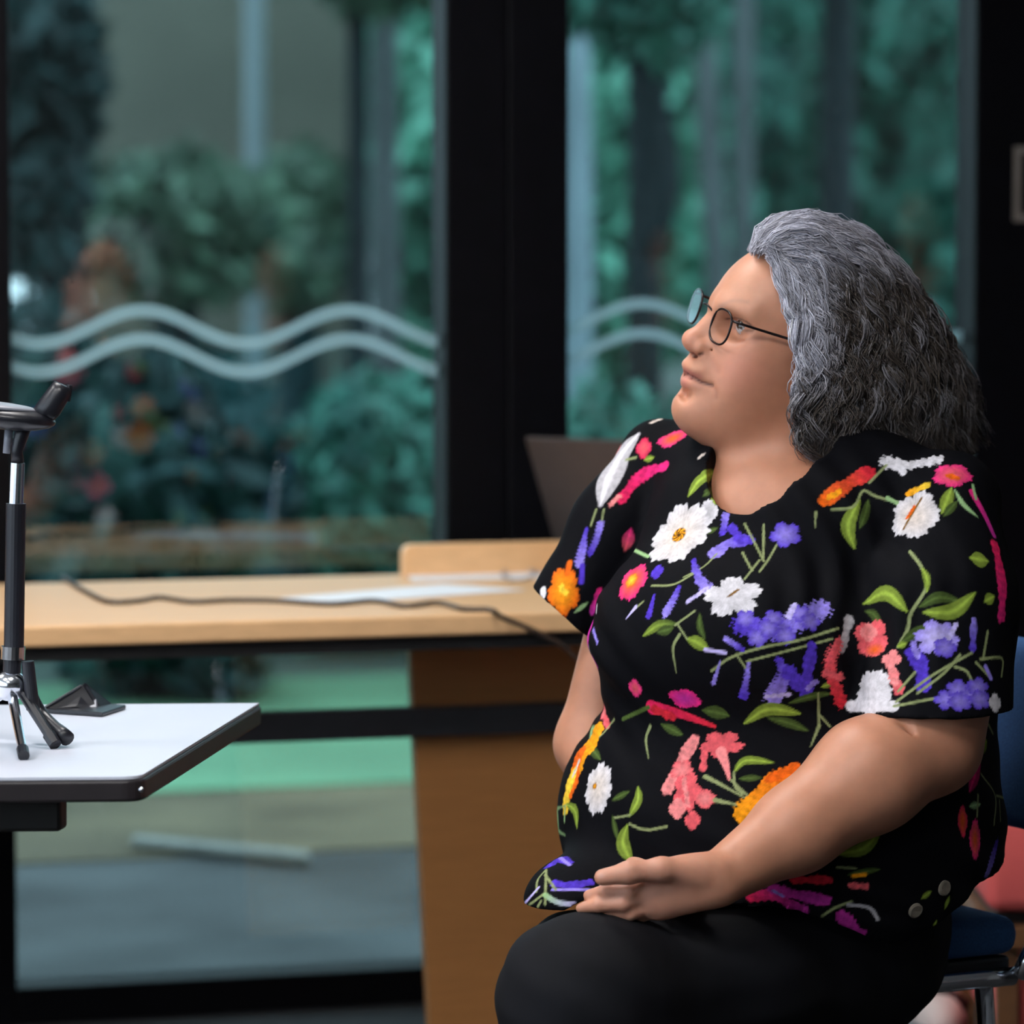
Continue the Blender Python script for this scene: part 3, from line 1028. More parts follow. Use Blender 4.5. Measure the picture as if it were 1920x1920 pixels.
# shared limb definitions
L_SH = q(1775, 945, -0.10); L_EL = q(1745, 1392, -0.19); L_WR = q(1352, 1645, -0.335)
R_SH = q(1235, 880, 0.11); R_EL = q(1112, 1395, 0.06); R_WR = q(1230, 1692, -0.20)
HIPL, HIPR = q(1600, 1800, -0.05), q(1480, 1790, 0.13)
KNL, KNR = q(1096, 1880, -0.36), q(1108, 1862, -0.14)
ANL, ANR = np.array([KNL[0] + 0.06, KNL[1] + 0.05, 0.09]), np.array([KNR[0] + 0.05, KNR[1] + 0.06, 0.09])

def torso(F, off, k=0.05, skin=False):
    """torso volume shared by body (negative off) and blouse"""
    F.ell(q(1462, 1530, -0.01), (0.262, 0.235, 0.19), TR, k, off=off - (0.04 if skin else 0))             # belly
    F.ell(q(1410, 1200, -0.05), (0.19, 0.165, 0.135), TR, k, off=off)              # bust
    F.ell(q(1560, 1250, 0.03), (0.20, 0.165, 0.24), TR, k, off=off)               # back / rib cage
    F.ell(q(1480, 1000, -0.01), (0.175, 0.125, 0.125), TR, k, off=off)             # upper chest
    F.chain([q(1238, 858, 0.11), q(1400, 880, 0.045), q(1600, 905, -0.02), q(1785, 945, -0.095)], [0.046, 0.050, 0.052, 0.052], k, off=off)
    if not skin:
        F.ell(q(1480, 1660, 0.0), (0.238, 0.215, 0.12), TR, k, off=off)                # hips

# ------------------------------------------------------------------ body (skin), one continuous surface
def build_body():
    x0, x1 = q(1000, 1600)[0], q(1900, 1600)[0]
    zs = axis([(0.02, 0.44, 0.012), (0.44, 0.62, 0.0024), (0.62, 0.94, 0.005), (0.94, 1.30, 0.0021)])
    F = Field(np.arange(x0, x1, 0.0023), np.arange(Y0 - 0.44, Y0 + 0.30, 0.0027), zs)
    # torso, pelvis and legs under the clothes
    torso(F, -0.030, 0.05, True)
    F.ell(q(1500, 1760, 0.02), (0.13, 0.13, 0.06), TR, 0.05)
    for h, kn, an in ((HIPL, KNL, ANL), (HIPR, KNR, ANR)):
        F.chain([h, kn, an], [0.070, 0.065, 0.035], 0.03)
    # neck
    F.cone(q(1452, 985, -0.005), q(1470, 760, 0.005), rp(112), rp(100), 0.03)
    F.ell(q(1440, 985, -0.045), (0.10, 0.048, 0.055), TR, 0.04)
    # ---- head
    F.ell(H(1528, 580), (0.090, 0.076, 0.096), HR, 0.02)                        # skull
    F.ell(H(1417, 584), (0.051, 0.055, 0.062), HR, 0.035)                       # forehead
    F.ell(H(1415, 690), (0.072, 0.058, 0.072), HR, 0.03)                        # face
    F.ell(H(1352, 690), (0.033, 0.032, 0.042), HR, 0.025)                       # muzzle
    F.ell(H(1304, 768), (0.025, 0.028, 0.021), HR, 0.026)                       # chin
    F.ell(H(1372, 790), (0.058, 0.050, 0.034), HR, 0.03)                        # under-chin
    for s in (1, -1):
        F.ell(H(1412 + 12 * s, 672, 0.042 * s), (0.034, 0.023, 0.028), HR, 0.022)   # cheek
        F.ell(H(1398 + 14 * s, 735, 0.044 * s), (0.040, 0.022, 0.038), HR, 0.028)   # jowl
        F.cone(H(1352 + 2 * s, 570 + 3 * s, 0.014 * s), H(1392 + 11 * s, 577 + 6 * s, 0.042 * s), 0.0075, 0.008, 0.018)   # brow
    # eye sockets
    for s in (1, -1):
        F.ell(H(1352 + 12 * s, 606 + 6 * s, 0.035 * s), (0.019, 0.018, 0.0115), HR, 0.016, 'd')
    # nose
    F.chain([H(1346, 588), H(1326, 612), H(1303, 634)], [0.0070, 0.0082, 0.0118], 0.011)
    F.ell(H(1298, 638), (0.0130, 0.0140, 0.0115), HR, 0.008)
    for s in (1, -1):
        F.ell(H(1315 + 2 * s, 650 + 3 * s, 0.0150 * s), (0.0115, 0.0085, 0.0095), HR, 0.006)
        F.ell(H(1303 + 2 * s, 662 + 2 * s, 0.0085 * s), (0.006, 0.0042, 0.005), HR, 0.003, 'd')
    # lips
    F.ell(H(1300, 688), (0.0130, 0.0235, 0.0085), HR, 0.009)
    F.ell(H(1299, 716), (0.0130, 0.0215, 0.0085), HR, 0.009)
    for s in (1, -1):
        F.chain([H(1276, 702), H(1291 + 4 * s, 705 + 2 * s, 0.012 * s), H(1322 + 8 * s, 715 + 4 * s, 0.0265 * s)], [0.0022, 0.0020, 0.0012], 0.002, mode='d')
    F.cone(H(1283, 738, -0.012), H(1285, 742, 0.012), 0.004, 0.004, 0.012, 'd')
    # naso-labial fold
    F.chain([H(1334, 655, 0.024), H(1345, 685, 0.033), H(1342, 715, 0.037)], [0.002, 0.0022, 0.001], 0.006, mode='d')
    # eyelids
    for s in (1, -1):
        c = H(1384 + 11 * s, 605 + 5 * s, 0.033 * s)
        F.ell(c - HF * 0.0005, (0.0128, 0.0150, 0.0118), HR, 0.006)
        F.ell(c + HF * 0.0115 - HU * 0.0005, (0.0085, 0.0145, 0.0050), HR, 0.002, 'd')
    # ear
    F.ell(H(1535, 640, 0.078), (0.018, 0.007, 0.032), HR, 0.008)
    F.ell(H(1535, 640, -0.078), (0.018, 0.007, 0.032), HR, 0.008)
    # ---- arms
    F.chain([L_SH, L_SH * 0.5 + L_EL * 0.5, L_EL + np.array([0.0, 0, 0.05]), L_EL], [0.040, 0.052, 0.062, 0.056], 0.02)
    m1 = L_EL * 0.72 + L_WR * 0.28 + np.array([-0.006, -0.012, 0.006])
    m2 = L_EL * 0.35 + L_WR * 0.65
    F.chain([L_EL + np.array([-0.004, -0.01, 0.0]), m1, m2, L_WR], [0.054, 0.060, 0.045, 0.029], 0.02)
    F.cone(q(1690, 1352, -0.262), q(1722, 1400, -0.262), 0.002, 0.0015, 0.010, 'd')
    F.chain([R_SH, R_SH * 0.5 + R_EL * 0.5, R_EL, R_WR], [0.034, 0.040, 0.042, 0.028], 0.02)
    # ---- left hand: palm, four fingers, thumb
    hy = -0.345
    RH = np.array([[-0.985, 0.0, -0.12], [0, -1.0, 0], [-0.12, 0, 0.985]])
    F.ell(q(1276, 1661, hy), (0.056, 0.018, 0.031), RH, 0.018)
    F.ell(q(1232, 1672, hy), (0.028, 0.0165, 0.030), RH, 0.012)
    F.ell(q(1300, 1635, hy - 0.008), (0.034, 0.016, 0.016), RH, 0.014)
    def finger(pts, rad):
        F.chain(pts, [rp(r) for r in rad], 0.0035)
    finger([q(1215, 1655, hy - .004), q(1178, 1672, hy - .014), q(1135, 1672, hy - .010), q(1104, 1679, hy + .004)], [15, 14, 13, 10.5])
    finger([q(1212, 1680, hy - .004), q(1168, 1694, hy - .016), q(1122, 1697, hy - .012), q(1090, 1703, hy - .002)], [15, 14, 12.5, 10])
    finger([q(1222, 1700, hy - .002), q(1182, 1712, hy - .010), q(1142, 1713, hy - .004), q(1120, 1712, hy + .012)], [14, 13, 12, 10])
    finger([q(1235, 1708, hy + .008), q(1200, 1717, hy + .004), q(1170, 1718, hy + .012), q(1152, 1714, hy + .024)], [12.5, 11.5, 10.5, 9])
    F.chain([q(1312, 1632, hy - .010), q(1240, 1630, hy - .024), q(1180, 1636, hy - .030), q(1130, 1645, hy - .026)], [rp(24), rp(20), rp(18.5), rp(15)], 0.008)
    # ---- right hand, under the left one
    hr = -0.275
    F.chain([R_WR, q(1228, 1690, hr + .04)], [0.026, 0.022], 0.012)
    F.ell(q(1234, 1688, hr), (0.036, 0.032, 0.012), np.eye(3), 0.012)
    for j, dy2 in enumerate((-0.024, -0.008, 0.008, 0.024)):
        F.chain([q(1245, 1686, hr + dy2), q(1285, 1690, hr + dy2 - .004), q(1312 - 5 * j, 1694, hr + dy2)], [0.0085, 0.008, 0.007], 0.003)
    F.chain([q(1215, 1678, hr - .025), q(1245, 1676, hr - .036), q(1268, 1680, hr - .036)], [0.010, 0.0095, 0.008], 0.004)
    V, Q = F.mesh()
    V = relax(V, Q, 1, 0.4)
    return V, Q

BV, BQ = build_body()
BN = vnormals(BV, BQ)
person = thing('person', 'seated person in a black floral blouse and glasses, head turned up and left', 'person', (float(q(1450, 1800)[0]), Y0, 0.0))
poff = root_loc(person)

def near(V, c, r):
    return np.clip(1 - np.linalg.norm(V - c, axis=1) / r, 0, 1)[:, None]

skin = np.array(srgb(192, 134, 106)) * np.ones((len(BV), 3))
def tint(c, r, col, amt):
    global skin
    w = near(BV, c, r)
    w = w * w * (3 - 2 * w) * amt
    skin = skin * (1 - w) + np.array(srgb(*col)) * w
for c, r in ((H(1385, 690, 0.06), 0.05), (H(1296, 640, 0), 0.025)):
    tint(c, r, (214, 138, 118), 0.45)
tint(H(1400, 545, 0.03), 0.06, (206, 154, 126), 0.5)
tint(H(1440, 760, 0.05), 0.07, (168, 108, 80), 0.6)
# lips
for a in np.linspace(-1, 1, 13):
    tint(H(1284 + 22 * a * a + 6 * a, 694 + 5 * a * a + 3 * a, 0.022 * a), 0.0085, (176, 96, 98), 0.55)
    tint(H(1286 + 22 * a * a + 6 * a, 715 + 2 * a * a + 3 * a, 0.020 * a), 0.0095, (188, 104, 110), 0.6)
    tint(H(1279 + 40 * a * a + 8 * a, 703 + 9 * a * a + 4 * a, 0.0255 * a), 0.0035, (80, 32, 34), 0.9)
# features drawn on the surface itself
bvh_b = BVHTree.FromPolygons([Vector(v) for v in BV], BQ.tolist())
def bhit(px, py):
    r = bvh_b.ray_cast(Vector((0, 0, CAM_Z)), Vector(ray(px, py)).normalized())
    return None if r[0] is None else np.array(r[0])
def line_on_face(pts, width, depth, col, amt):
    global BV, skin
    C = catmull(np.array(pts, float), 26)
    K = [h for h in (bhit(*c) for c in C) if h is not None]
    d = np.full(len(BV), 9.0)
    ix = np.where((np.abs(BV - np.mean(K, 0)) < 0.08).all(1))[0]
    for a_ in K:
        d[ix] = np.minimum(d[ix], np.linalg.norm(BV[ix] - a_, axis=1))
    w = np.exp(-(d / width) ** 2)
    BV = BV - BN * (w * depth)[:, None]
    w = np.exp(-(d / (width * 0.7)) ** 2)[:, None] * amt
    skin = skin * (1 - w) + np.array(srgb(*col)) * w
line_on_face([(1279, 698), (1296, 706), (1312, 716), (1334, 723)], 0.0026, 0.0032, (70, 26, 28), 0.95)      # mouth
line_on_face([(1334, 723), (1342, 732), (1343, 745)], 0.0040, 0.0009, (140, 86, 72), 0.3)                   # mouth corner
line_on_face([(1324, 652), (1334, 672), (1346, 696)], 0.0055, 0.0010, (160, 102, 82), 0.25)                  # cheek fold
line_on_face([(1292, 662), (1304, 668), (1316, 664)], 0.0028, 0.0022, (70, 34, 30), 0.8)                    # nostril
line_on_face([(1384, 634), (1402, 640), (1430, 634)], 0.006, 0.0006, (150, 98, 80), 0.3)                   # under the eye
line_on_face([(1362, 598), (1380, 597), (1398, 603), (1414, 616)], 0.0022, 0.0004, (46, 30, 28), 0.85)      # upper lashes
line_on_face([(1378, 614), (1394, 619), (1410, 620)], 0.0030, 0.0004, (74, 48, 42), 0.6)                     # shade at the outer corner of the eye, painted into the skin
line_on_face([(1350, 574), (1372, 564), (1402, 566)], 0.0040, 0.0, (140, 112, 100), 0.35)                    # eyebrow
# brow
for s in (1, -1):
    for a in np.linspace(0, 1, 10):
        tint(H(1352 + 40 * a + 8 * s, 572 + 3 * s - 8 * math.sin(a * 2.6), (0.016 + 0.030 * a) * s), 0.006, (120, 100, 92), 0.35)
    for a in np.linspace(-1, 1, 9):
        tint(H(1382 + 14 * s + 14 * a * s, 603 + 6 * s + 6 * a * a, (0.034 + 0.013 * a) * s), 0.0035, (60, 42, 38), 0.7)
tint(H(1460, 655, 0.071), 0.004, (70, 40, 30), 0.8)
tint(H(1304, 663, 0.009), 0.006, (80, 40, 34), 0.7)
# finger nails
tint(q(1121, 1640, -0.385), 0.011, (238, 214, 208), 0.75)
tint(q(1098, 1676, -0.352), 0.007, (232, 196, 190), 0.6)
tint(q(1084, 1700, -0.358), 0.007, (232, 196, 190), 0.6)
# hands are a little pinker than the arm
tint(q(1200, 1670, -0.36), 0.12, (212, 158, 140), 0.45)
me = np_mesh('body', BV - poff, BQ)
set_color(me, 'tone', skin)
body = link(me, 'body', M['skin'], person, smooth=True)

# eyes
for s in (1, -1):
    c = H(1384 + 11 * s, 605 + 5 * s, 0.033 * s)
    b = MB().ellipsoid(c, HR, (0.0122, 0.0122, 0.0122), 32, 24)
    o = b.build('eye', M['eye'], body, smooth=True)
    V = np.array(b.v)
    g = HF * 0.86 + HU * 0.16 + (HL * 0.42 if s > 0 else HL * 0.1)
    g /= np.linalg.norm(g)
    dd = ((V - c) @ g) / 0.0122
    C = np.ones((len(V), 3)) * np.array((0.46, 0.44, 0.44))
    C[dd > 0.84] = (0.05, 0.025, 0.012)
    C[dd > 0.965] = (0.004, 0.004, 0.004)
    set_color(o.data, 'iris', C)

# ------------------------------------------------------------------ trousers and shoes
def build_trousers():
    F = Field(np.arange(q(920, 1800)[0], q(1930, 1800)[0], 0.006), np.arange(Y0 - 0.56, Y0 + 0.34, 0.006), np.arange(0.03, 0.72, 0.006))
    for h, kn, an, dz in ((HIPL, KNL, ANL, 0.0), (HIPR, KNR, ANR, 0.0)):
        F.chain([h, h * 0.5 + kn * 0.5 + np.array([0, 0, 0.004]), kn, kn * 0.5 + an * 0.5, an], [0.090, 0.095, 0.086, 0.075, 0.062], 0.04)
    F.ell(q(1500, 1775, 0.02), (0.165, 0.17, 0.085), TR, 0.05)
    F.ell(q(1440, 1680, 0.0), (0.205, 0.20, 0.105), TR, 0.05)
    # hollow cuffs
    for an in (ANL, ANR):
        F.cone(an + ZZ * 0.03, an - ZZ * 0.06, 0.054, 0.056, 0.0, 'd')
        F.op(lambda X, Y, Z: Z - 0.055 + 0 * X + 0 * Y, an - 0.12, an * np.array([1, 1, 0]) + np.array([0.12, 0.12, 0.055]), 0, 'd')
    V, Q = F.mesh()
    V = relax(V, Q, 2)
    N = vnormals(V, Q)
    # soft cloth folds
    w = 0.0022 * np.sin(V[:, 0] * 55 + V[:, 2] * 70 + 3 * np.sin(V[:, 1] * 20)) * np.sin(V[:, 2] * 40 - V[:, 1] * 30)
    return V + N * w[:, None], Q
PV, PQ = build_trousers()
link(np_mesh('trousers', PV - poff, PQ), 'trousers', M['trousers'], person, smooth=True)
for an, kn in ((ANL, KNL), (ANR, KNR)):
    F = Field(np.arange(an[0] - 0.30, an[0] + 0.12, 0.006), np.arange(an[1] - 0.22, an[1] + 0.14, 0.006), np.arange(-0.012, 0.16, 0.006))
    fd = np.array([-0.85, -0.52, 0])
    a0 = np.array([an[0], an[1], 0.0])
    F.chain([a0 - fd * 0.05 + ZZ * 0.045, a0 + fd * 0.06 + ZZ * 0.045, a0 + fd * 0.17 + ZZ * 0.032], [0.040, 0.042, 0.030], 0.03)
    F.cone(a0 + ZZ * 0.05, a0 + ZZ * 0.10, 0.040, 0.040, 0.02)
    F.op(lambda X, Y, Z: Z - 0.002 + 0 * X + 0 * Y, a0 - 0.4, a0 + np.array([0.4, 0.4, 0.002]), 0, 'd')
    V, Q = F.mesh()
    link(np_mesh('shoe', relax(V, Q, 2) - poff, Q), 'shoe', M['shoe'], person, smooth=True)

# ------------------------------------------------------------------ blouse
HEM = np.array([(900, 1722), (1060, 1720), (1110, 1696), (1250, 1694), (1400, 1694), (1500, 1702), (1640, 1768), (1705, 1788), (1790, 1745), (1860, 1690), (1960, 1650)], float)
HX = (HEM[:, 0] - 960) / FPX * (Y0 - 0.25)
HZ = np.array([at(x, y, Y0 - 0.25)[2] for x, y in HEM])

def build_blouse():
    st = 0.0036
    axs = (np.arange(q(930, 1600)[0], q(1950, 1600)[0], st), np.arange(Y0 - 0.56, Y0 + 0.36, st), np.arange(0.45, 1.20, st))
    F = Field(*axs)
    torso(F, 0.0, 0.05)
    # drape over the thighs
    F.chain([HIPL, HIPL * 0.5 + KNL * 0.5 + np.array([0, 0, 0.004]), HIPL * 0.38 + KNL * 0.62], [0.090, 0.095, 0.092], 0.04, off=0.009)
    F.chain([HIPR, HIPR * 0.5 + KNR * 0.5 + np.array([0, 0, 0.004]), KNR], [0.090, 0.095, 0.086], 0.04, off=0.009)
    F.ell(q(1112, 1682, -0.12), (0.068, 0.10, 0.052), TR, 0.04)
    F.ell(q(1505, 1770, 0.02), (0.172, 0.178, 0.092), TR, 0.05)
    # fold under the bust
    F.chain([q(1140, 1342, -0.155), q(1250, 1362, -0.225), q(1350, 1400, -0.255), q(1450, 1450, -0.262)], [0.006, 0.010, 0.009, 0.004], 0.03, mode='d')
    F.ell(q(1440, 985, -0.045), (0.112, 0.058, 0.064), TR, 0.04)
    # neck opening
    F.ell(q(1470, 838, -0.03), (0.074, 0.125, 0.124), TR, 0.004, 'd')
    # sleeves with open hems
    for pts, rad, cend, nend, inner in (
            ([L_SH, q(1762, 1130, -0.145), q(1742, 1400, -0.19)], [0.060, 0.082, 0.092], q(1742, 1331, -0.18), (0.02, 0.0, -1.0), 0.012),
            ([R_SH, q(1165, 985, 0.095), q(1035, 1195, 0.06)], [0.050, 0.052, 0.050], q(1060, 1152, 0.07), (-0.62, 0.0, -0.78), 0.004)):
        S = Field(*axs)
        S.chain(pts, rad, 0.03)
        n = np.asarray(nend, float); n /= np.linalg.norm(n)
        lo = np.array([a[0] for a in axs]); hi = np.array([a[-1] for a in axs])
        S.op(lambda X, Y, Z: -((X - cend[0]) * n[0] + (Y - cend[1]) * n[1] + (Z - cend[2]) * n[2]), lo, hi, 0.0, 'd')
        re = rad[-1] * 0.94 - inner
        def hollow(X, Y, Z, c=cend, n=n, re=re):
            x, y, z = X - c[0], Y - c[1], Z - c[2]
            h = x * n[0] + y * n[1] + z * n[2]
            r_ = np.sqrt(np.maximum(x * x + y * y + z * z - h * h, 0))
            return np.maximum(r_ - re, -h - 0.022)
        S.op(hollow, cend - re - 0.03, cend + re + 0.03, 0.0, 'd')
        A, B = F.F, S.F
        k = 0.012
        h = np.maximum(k - np.abs(A - B), 0) / k
        F.F = np.minimum(A, B) - h * h * k * 0.25
    zc = np.interp(F.a[0], HX, HZ).astype(np.float32)
    F.F = np.maximum(F.F, zc[:, None, None] - F.a[2][None, None, :])
    V, Q = F.mesh()
    V = relax(V, Q, 1, 0.35)
    N = vnormals(V, Q)
    # cloth folds: soft diagonal drapes from the neckline and the sleeve, small wrinkles at the waist
    x, y, z = V[:, 0], V[:, 1], V[:, 2]
    w = np.zeros(len(V))
    def folds(c, rad, direction, wl, amp):
        d = np.array(direction, float); d /= np.linalg.norm(d)
        g = np.exp(-((V - c) ** 2).sum(1) / rad ** 2)
        u = (V - c) @ d
        return amp * g * np.sin(2 * math.pi * u / wl + 1.5 * np.sin(z * 25))
    w += folds(q(1600, 1030, -0.14), 0.11, (0.9, 0, 0.45), 0.042, 0.0035)
    w += folds(q(1620, 1190, -0.2), 0.09, (0.98, 0, 0.1), 0.036, 0.003)
    w += folds(q(1500, 1640, -0.25), 0.12, (0.3, 0, 0.95), 0.036, 0.0028)
    w += folds(q(1140, 1250, -0.05), 0.10, (0.8, 0, 0.6), 0.034, 0.003)
    w += folds(q(1780, 1580, -0.1), 0.11, (0.5, 0, 0.85), 0.045, 0.003)
    w += 0.0008 * np.sin(60 * x + 30 * z) * np.sin(45 * z - 25 * y)
    return V + N * w[:, None], Q

CV, CQ = build_blouse()

def subdivide(V, Q):
    """one level of smooth quad subdivision (edge and face points)"""
    E = np.concatenate([Q[:, [0, 1]], Q[:, [1, 2]], Q[:, [2, 3]], Q[:, [3, 0]]])
    Es = np.sort(E, 1)
    key = Es[:, 0].astype(np.int64) * len(V) + Es[:, 1]
    uk, inv = np.unique(key, return_inverse=True)
    a, b = uk // len(V), uk % len(V)
    EP = (V[a] + V[b]) / 2
    FP = V[Q].mean(1)
    nv, ne, nf = len(V), len(EP), len(Q)
    e = [inv[i * nf:(i + 1) * nf] + nv for i in range(4)]
    f = np.arange(nf) + nv + ne
    Q2 = np.concatenate([np.c_[Q[:, 0], e[0], f, e[3]], np.c_[e[0], Q[:, 1], e[1], f], np.c_[f, e[1], Q[:, 2], e[2]], np.c_[e[3], f, e[2], Q[:, 3]]])
    return np.concatenate([V, EP, FP]), Q2

bvh = BVHTree.FromPolygons([Vector(v) for v in CV], CQ.tolist())
CV, CQ = subdivide(CV, CQ)
CV = relax(CV, CQ, 1, 0.5)
CNRM = vnormals(CV, CQ)
CLOTH = np.array(srgb(7, 7, 12)) * np.ones((len(CV), 3))
EYE = Vector((0, 0, CAM_Z))

def hit(px, py):
    d = Vector(ray(px, py)).normalized()
    r = bvh.ray_cast(EYE, d)
    if r[0] is None:
        r = bvh.find_nearest(Vector(q(px, py, -0.05)))
    return np.array(r[0]), np.array(r[1])

ORDER = np.argsort(CV[:, 0])
SX = CV[ORDER, 0]
PXM = Y0 / FPX * 0.955

def pick(c, r):
    i0, i1 = np.searchsorted(SX, c[0] - r), np.searchsorted(SX, c[0] + r)
    ix = ORDER[i0:i1]
    P = CV[ix]
    m = (np.abs(P[:, 1] - c[1]) < r) & (np.abs(P[:, 2] - c[2]) < r)
    return ix[m]

AA = 0.0012
def lay(ix, w, col):
    w = np.clip(w, 0, 1)[:, None]
    CLOTH[ix] = CLOTH[ix] * (1 - w) + col * w

PAL = dict(white=(216, 212, 218), cream=(222, 208, 198), pink=(236, 44, 128), hot=(228, 36, 92), magenta=(196, 52, 158), coral=(232, 96, 104),
           salmon=(240, 140, 140), red=(214, 42, 58), orange=(236, 102, 22), amber=(248, 160, 24), yellow=(246, 204, 60), purple=(84, 58, 196),
           lav=(150, 134, 228), pale=(196, 184, 240), green=(146, 170, 66), dark=(78, 98, 46), stem=(142, 152, 104), mint=(150, 186, 130), grey=(176, 172, 176), brown=(120, 84, 30))
PAL = {k: np.array(srgb(*v)) for k, v in PAL.items()}

def stroke(cols, pts, w, prof='round', tip=None):
    """a painted stroke through pixel points lying on the cloth; cols = one colour or (start, end)"""
    P = np.array(pts, float)
    n = max(3, int(np.linalg.norm(np.diff(P, axis=0), axis=1).sum() / 9) + 2)
    C = catmull(P, n)
    K = np.array([hit(*c)[0] for c in C])
    lo, hi = K.min(0), K.max(0)
    rad = (w + 8) * PXM
    ix = pick((lo + hi) / 2, (hi - lo).max() / 2 + rad)
    if not len(ix):
        return
    V = CV[ix]
    best = np.full(len(ix), 9.0); T = np.zeros(len(ix))
    for i in range(n - 1):
        ab = K[i + 1] - K[i]
        L2 = ab @ ab + 1e-12
        if L2 > 0.004:
            continue
        t = np.clip(((V - K[i]) @ ab) / L2, 0, 1)
        d = np.linalg.norm(V - K[i] - t[:, None] * ab, axis=1)
        m = d < best
        best[m] = d[m]; T[m] = (i + t[m]) / (n - 1)
    hw = w * PXM / 2 * (0.72 if cols == 'stem' and prof == 'round' else 1.0)
    if prof == 'leaf':
        W = hw * np.maximum(np.sin(math.pi * np.clip(T * 0.94 + 0.03, 0, 1)), 0.12) ** 0.8
    elif prof == 'taper':
        W = hw * (1 - 0.75 * T)
    elif prof == 'bell':
        W = hw * (0.35 + 0.65 * T)
    elif prof == 'petal':
        ph = (P[0, 0] * 0.37 + P[0, 1] * 0.11)
        W = hw * (0.62 + 0.38 * np.abs(np.sin(math.pi * (T * 1.5 + 0.2) + ph))) * (1 + 0.16 * np.sin(V[:, 0] * 800 + ph) * np.sin(V[:, 2] * 700 + 2 * ph))
    else:
        W = hw * np.ones(len(T))
    if prof in ('ragged', 'bell'):
        W = W * (0.85 + 0.3 * np.sin(V[:, 0] * 700 + V[:, 2] * 500) * np.sin(V[:, 2] * 800))
    a = (W + AA * 0.5 - best) / AA
    if isinstance(cols, str):
        cols = (cols, cols)
    col = PAL[cols[0]] * (1 - T[:, None]) + PAL[cols[1]] * T[:, None]
    if prof == 'leaf' and w > 9:
        f = np.clip(1 - best / (W * 0.45 + 1e-6), 0, 1)[:, None]
        col = col * (0.62 + 0.65 * f)
    if prof in ('ragged', 'bell', 'petal'):
        tex = (0.80 + 0.34 * np.sin(V[:, 0] * 420 + V[:, 2] * 260 + P[0, 0]) * np.sin(V[:, 2] * 480 - V[:, 0] * 150)) * 0.5 + 0.5 * (0.78 + 0.44 * (0.5 + 0.5 * np.sin(V[:, 0] * 900 + 4 * np.sin(V[:, 2] * 350)) * np.sin(V[:, 2] * 1000 + 3 * np.sin(V[:, 0] * 400))))
        col = col * tex[:, None]
    lay(ix, a, col)

def flower(px, py, rx, ry, n, cols, rot=0.0, center=None, notch=0.2, cr=0.2):
    c, nrm = hit(px, py)
    view = np.array(ray(px, py)); view /= np.linalg.norm(view)
    nn = nrm if nrm @ view < 0 else -nrm
    nn = nn - 0.8 * view
    nn /= np.linalg.norm(nn)
    u = np.array([1.0, 0, 0]) - nn * nn[0]
    u /= np.linalg.norm(u)
    v = np.cross(nn, u)
    if v[2] < 0:
        v = -v
    R = max(rx, ry) * PXM
    ix = pick(c, R * 1.5)
    if not len(ix):
        return
    D = CV[ix] - c
    a, b, hgt = D @ u, D @ v, D @ nn
    x, y = a / (rx * PXM), b / (ry * PXM)
    r = np.sqrt(x * x + y * y); th = np.arctan2(y, x)
    edge = 1 - notch * (1 - np.abs(np.cos(n * 0.5 * (th + rot)))) ** 1.6 + 0.04 * np.sin(17 * th + px) + 0.03 * np.sin(29 * th)
    al = (edge - r) * R / AA + 0.5
    al = np.where(np.abs(hgt) < R * 0.9 + 0.01, al, 0)
    c0, c1 = PAL[cols[0]], PAL[cols[-1]]
    f = np.clip(r, 0, 1)[:, None] ** 1.3
    col = c0 * (1 - f) + c1 * f
    ray_ = 0.90 + 0.12 * np.cos(n * (th + rot)) * np.clip(r, 0, 1) + 0.07 * np.sin(40 * th) * r
    col = col * ray_[:, None]
    lay(ix, al, col)
    if center:
        ac = (cr - r) * R / AA + 0.5
        ac = np.where(np.abs(hgt) < R * 0.9 + 0.01, ac, 0)
        speck = (0.7 + 0.5 * np.sin(th * 9) * np.cos(r * 60))[:, None]
        lay(ix, ac, PAL[center] * speck)
        if center == 'brown':
            lay(ix, np.clip(ac, 0, 1) * (np.sin(th * 8 + r * 40) > 0.1), PAL['amber'])
            lay(ix, (cr * 0.28 - r) * R / AA + 0.5, PAL['brown'] * 0.3)

S_, F_ = stroke, flower
# --- far sleeve and shoulder
S_('cream', [(1222, 792), (1245, 784), (1262, 786)], 12, 'ragged')
S_('white', [(1196, 815), (1166, 850), (1142, 895), (1126, 946)], 64, 'leaf')
F_(1262, 822, 36, 20, 4, ('orange', 'pink'), 0.3)
F_(1207, 840, 17, 22, 4, ('coral', 'hot'), 0)
S_('green', [(1208, 862), (1226, 858)], 14, 'leaf'); S_('stem', [(1174, 862), (1192, 858)], 8)
S_(('pink', 'hot'), [(1248, 874), (1222, 882), (1196, 898), (1166, 934)], 27, 'petal')
S_('salmon', [(1162, 930), (1144, 946)], 12, 'ragged')
S_('stem', [(1118, 955), (1108, 985)], 6); S_('stem', [(1132, 955), (1128, 980)], 5)
S_(('purple', 'lav'), [(1100, 992), (1094, 1020), (1086, 1056)], 24, 'bell')
S_(('lav', 'purple'), [(1126, 982), (1118, 1010), (1106, 1036)], 15, 'ragged')
S_('purple', [(1092, 1060), (1090, 1092)], 10)
F_(1056, 1108, 32, 52, 5, ('amber', 'orange'), 0.4, None, 0.22)
S_('yellow', [(1052, 1100), (1060, 1112)], 14, 'ragged'); S_('orange', [(1068, 1055), (1064, 1075)], 12)
S_('white', [(1018, 1105), (1020, 1140)], 14); S_('mint', [(1078, 1148), (1102, 1130)], 9, 'leaf')
S_(('pink', 'magenta'), [(1124, 1108), (1110, 1148)], 14, 'petal')
F_(1102, 1192, 19, 36, 4, ('magenta', 'magenta'), 0.8); S_('lav', [(1112, 1180), (1120, 1205)], 8, 'ragged')
